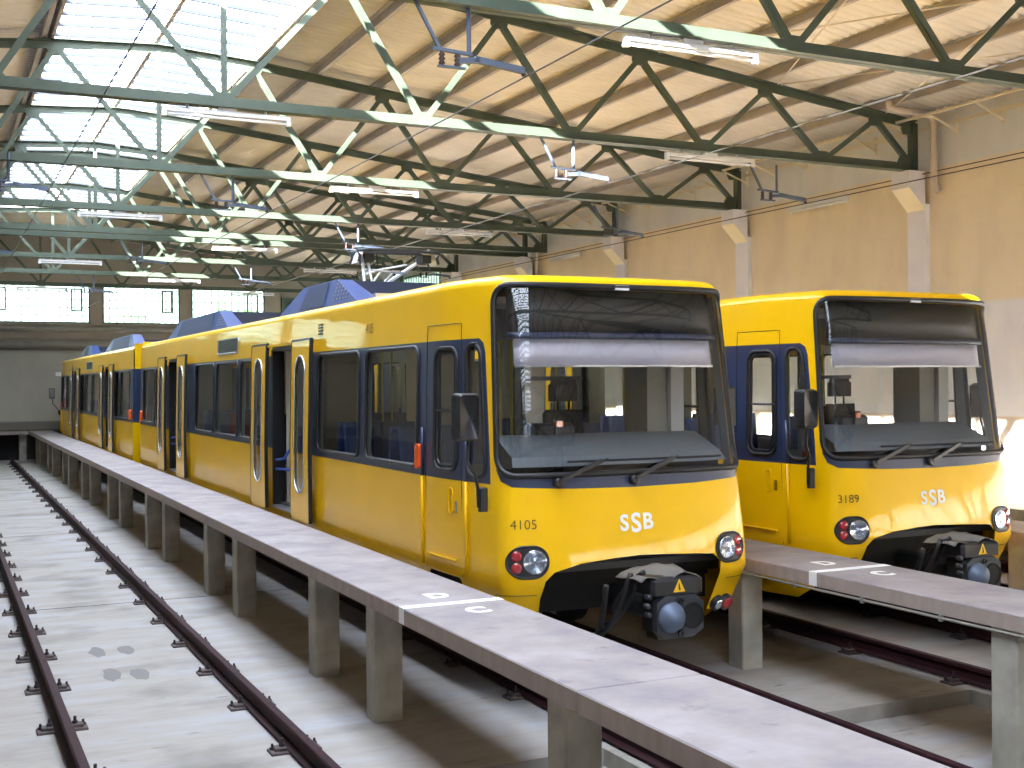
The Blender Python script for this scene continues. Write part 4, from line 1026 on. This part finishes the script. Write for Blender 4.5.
def mirror(root, s, folded=False):
    if not folded:
        c = Vector((s*1.54, .24, 2.45)); 
        q = MB()
        pts = rr(-.10, .10, -.19, .19, .035, 4); n = len(pts)
        V = [(c.x+a, c.y-.07, c.z+b) for a, b in [(a*.8, b*.92) for a, b in pts]] + [(c.x+a, c.y-.02, c.z+b) for a, b in pts] + [(c.x+a, c.y+.06, c.z+b) for a, b in pts]
        q.add(V, [tuple(range(n))] + [tuple(range(3*n-1, 2*n-1, -1))] + [(k*n+i, k*n+(i+1) % n, (k+1)*n+(i+1) % n, (k+1)*n+i) for k in (0, 1) for i in range(n)])
        o = q.build('wing_mirror', PLA, root, True)
        q = MB(); q.add([(c.x+a*.86, c.y+.062, c.z+b*.92) for a, b in pts], [tuple(range(n))]); q.build('mirror_glass', CHR, o)
        q = MB(); q.tube([(c.x+s*-.02, c.y+.02, c.z-.18), (c.x-s*.02, c.y+.03, c.z-.36), (s*1.42, .34, 1.98), (s*1.345, .46, 1.86), (s*1.33, .48, 1.70)], .014, 8); q.build('mirror_arm', PLA, o, True)
        q = MB(); q.bbox(*sorted((s*1.25, s*1.325)), .46, .51, 1.66, 1.86, .010); q.build('mirror_bracket', PLA, o)
    else:
        q = MB(); q.bbox(*sorted((s*1.36, s*1.50)), .78, 1.00, 2.30, 2.68, .03); o = q.build('wing_mirror', PLA, root)
        q = MB(); q.tube([(s*1.40, .86, 2.32), (s*1.36, .74, 2.0), (s*1.30, .62, 1.80)], .014, 8); q.build('mirror_arm', PLA, o, True)
mirror(car, -1); mirror(car, 1, True); mirror(right, -1); mirror(right, 1, True); mirror(rear, 1)

# pantograph on the front car of the left tram
pg = empty('pantograph', (0, 0, 0)); pg.parent = car
PB = Vector((0, 6.6, 3.75)); HZ = 4.42; HY = 6.05
q = MB()
for x in (-.45, .45): q.bar((x, 5.4, 3.80), (x, 6.9, 3.80), .05, .06)
for y in (5.4, 6.9): q.bar((-.5, y, 3.80), (.5, y, 3.80), .05, .06)
q.build('base_frame', PANT, pg)
q = MB()
q.tube([(-.52, 5.7, 3.83), (-.44, 6.05, 4.36)], .022, 8); q.tube([(-.40, 5.7, 3.83), (-.38, 6.05, 4.36)], .018, 8)
q.tube([(-.25, 6.6, 3.83), (.46, 6.1, 4.38)], .026, 8); q.tube([(-.40, 6.2, 3.83), (-.1, 6.2, 4.22)], .014, 8); q.tube([(-.28, 6.2, 3.83), (.04, 6.2, 4.18)], .014, 8)
q.tube([(-.46, 6.0, 4.18), (.22, 6.2, 4.16)], .014, 8); q.tube([(-.1, 6.9, 4.20), (.1, 6.95, 4.27), (.35, 6.54, 4.31)], .014, 8)
q.build('frame_arms', PANT, pg, True)
for dy in (-.16, .16):
    q = MB(); pts = [(-.54, HY+dy, HZ-.16), (-.52, HY+dy, HZ-.08), (-.56, HY+dy, HZ-.02), (-.40, HY+dy, HZ)] + [(.40, HY+dy, HZ), (.56, HY+dy, HZ-.02), (.52, HY+dy, HZ-.08), (.54, HY+dy, HZ-.16)]
    q.tube(pts, .022, 8); q.build('contact_strip', COUP, pg, True)
for s in (-1, 1):
    V = [(s*.54, HY-.16, HZ-.16), (s*.48, HY-.16, HZ-.02), (s*.40, HY-.16, HZ+.02), (s*.54, HY+.16, HZ-.16), (s*.48, HY+.16, HZ-.02), (s*.40, HY+.16, HZ+.02)]
    q = MB(); q.add(V, [(0,1,4,3), (1,2,5,4)]); o = q.build('horn_plate', WHT if s < 0 else PANT, pg); o.modifiers.new('t', 'SOLIDIFY').thickness = .012
q = MB(); q.box(-.44, -.32, HY-.12, HY+.12, HZ-.16, HZ-.05); q.build('spring_box', BLK, pg)
q = MB(); q.box(.34, .46, HY-.12, HY+.12, HZ-.14, HZ-.04); q.build('spring_box', BLK, pg); q = MB()
for k in range(4): q = MB(); q.bar((-.46+.09*k, HY-.1, HZ-.04-.05*(k % 2)), (-.38+.09*k, HY+.1, HZ-.16), .015, .015); q.build('spring_link', BLK, pg)
# ---------------------------------------------------------------- lamps, wires, arms
def lamp_tree():
    r = empty('tube_lamp', (0,0,0)); b = MB(); b.bbox(-.83, .83, -.035, .035, -.02, .035, .008); b.build('housing', LAMPW, r)
    b = MB(); b.lathe((-.77, 0, -.055), 'x', [(.019,0),(.019,1.54)], 12); b.build('fluorescent_tube', TUBE, r, True)
    for s in (-1, 1):
        b = MB(); b.bbox(s*.80-.035, s*.80+.035, -.03, .03, -.085, .0, .008); b.build('end_holder', LAMPW, r)
        b = MB(); b.bar((s*.5, 0, .03), (s*.5, 0, .12), .015, .03); b.build('hanger', LAMPW, r)
    b = MB(); b.box(-.12, .12, -.03, .03, .035, .075); b.build('ballast_box', LAMPW, r)
    return r
lt = lamp_tree(); lamps = []
for k, y in enumerate((10.4, 20.42, 30.4, 40.4)):
    lamps.append((7.12, y, 6.20, 0, 'white tube lamp under a truss above the trams, %s of that row from the camera' % ordn(k), 'lamps above the left tram'))
for k, y in enumerate((15.45, 25.4, 35.4, 45.4)):
    lamps.append((3.40, y, 6.20, 0, 'white tube lamp on a truss beneath the skylight, %s of its row from camera' % ordn(k), 'lamps beneath the skylight'))
    lamps.append((10.90, y, 6.20, 0, 'white tube lamp on the right half of a truss, %s of its row' % ordn(k), 'lamps on the right side'))
lamps.append((15.12, 17.95, 6.08, PI/2, 'tube lamp fixed lengthwise on the right wall between the two nearest pilasters', 'lamps on the right wall'))
lamps.append((15.12, 28.1, 6.08, PI/2, 'far tube lamp fixed lengthwise on the right wall', 'lamps on the right wall'))
for i, (x, y, z, rz, lb, gp) in enumerate(lamps):
    o = lt if i == 0 else copy_tree(lt); o.location = (x, y, z); o.rotation_euler = (0, 0, rz); tag(o, lb, 'lamp', gp)
    if rz:
        for sx in (-.5, .5): b = MB(); b.bar((sx, -.185, 0), (sx, -.02, 0), .03, .03); b.build('wall_bracket', LAMPW, o)
for i, (x, z, lb) in enumerate(((1.63, 5.82, 'leftmost track, dark line across the skylight'), (5.16, 5.68, 'left tram'), (9.05, 5.68, 'right tram'), (12.76, 5.60, 'track beyond the right tram'))):
    q = MB(); q.tube([(x, Y0+.05, z), (x, 47.9, z)], .008, 6); tag(q.build('contact_wire', WIRE), 'thin contact wire above the ' + lb, 'wire', 'contact wires')
def arm_tree():
    r = empty('wire_bracket', (0,0,0))
    b = MB(); b.bar((-1.12, 0, 6.28), (-.88, 0, 5.86), .03, .03); b.build('hanger', ARM, r); b = MB(); b.bar((-.58, 0, 6.28), (-.58, 0, 5.84), .035, .035); b.build('hanger', ARM, r)
    b = MB(); b.bar((-.95, 0, 5.86), (-.55, 0, 5.84), .04, .03); b.bar((-.70, 0, 5.77), (-.48, 0, 5.79), .05, .05); b.build('crossbar', ARM, r)
    for x in (-.86, -.70):
        b = MB(); b.lathe((x, 0, 5.71), 'z', [(.02,0),(.035,.02),(.02,.04),(.035,.06),(.02,.08),(.035,.10),(.02,.12),(.02,.15)], 10); b.build('insulator', INS, r, True)
    b = MB(); b.bar((-.90, 0, 5.70), (-.62, 0, 5.70), .04, .02); b.bar((-.52, 0, 5.80), (0, 0, 5.745), .05, .06); b.bar((-.2, 0, 5.79), (0, 0, 5.77), .04, .02); b.build('arm', ARM, r)
    b = MB(); b.lathe((0, 0, 5.69), 'z', [(.02,0),(.03,.02),(.02,.04),(.02,.06)], 8); b.build('wire_clamp', INS, r)
    return r
at = arm_tree(); ar = []
for k, y in enumerate((10.4, 20.42, 30.4, 40.4)): ar.append((5.16, y, 'blue-grey wire bracket hung from a truss over the left tram, %s from the camera' % ordn(k), 'brackets over the left tram'))
for k, y in enumerate((15.45, 25.4, 35.4)):
    ar.append((9.05, y, 'wire bracket hung from a truss over the right tram, %s from the camera' % ordn(k), 'brackets over the right tram'))
for k, y in enumerate((15.45, 20.42, 30.4)): ar.append((12.76, y, 'dark wire bracket near the right wall, %s from the camera' % ordn(k), 'brackets near the right wall'))
for k, y in enumerate((17.2+3.2, 30.4, 40.4)): ar.append((1.63, y, 'wire bracket over the leftmost track against the skylight, %s from the camera' % ordn(k), 'brackets over the leftmost track'))
for i, (x, y, lb, gp) in enumerate(ar):
    o = at if i == 0 else copy_tree(at); o.location = (x, y, .12 if x < 3 else (-.09 if x > 12 else 0)); tag(o, lb, 'bracket', gp)
# cable with a dark reel hanging over the leftmost track
# trees outside the end wall
for n, (x, y, r, z) in enumerate(((1.0, 62, 3.0, 4.2), (7.9, 60, 2.2, 4.4), (14.5, 62, 2.6, 4.8), (-6, 63, 3.2, 4.0))):
    random.seed(n); t = empty('tree', (x, y, 0)); tag(t, 'blurred green tree outside behind the end wall windows, %s from the left' % ordn([1, 2, 3, 0][n]), 'tree', 'trees outside')
    q = MB()
    for k in range(60):
        a, b_, rr_ = random.uniform(0, 2*PI), random.uniform(-.6, 1.2), r*(.55+.45*random.random()); c = Vector((rr_*math.cos(a)*math.cos(b_), rr_*math.sin(a)*math.cos(b_), z+rr_*.7*math.sin(b_)))
        s_ = random.uniform(.35, .8); q.lathe(c+Vector((0,0,-s_)), 'z', [(s_*.3, 0), (s_*.9, s_*.5), (s_, s_), (s_*.8, s_*1.5), (s_*.2, s_*2)], 7)
    q.build('foliage', GREEN, t); q = MB(); q.tube([(0,0,0), (0,0,z)], .2, 8); q.build('trunk', BLK, t)
q = MB(); q.box(-60, 60, 49, 110, -.3, 0); q.box(-60, -9.2, -40, 49, -.3, 0); q.box(15.9, 60, -40, 49, -.3, 0); struct(q.build('trim_4', mat('outside_ground', (120, 124, 110), .9, var=.2)))
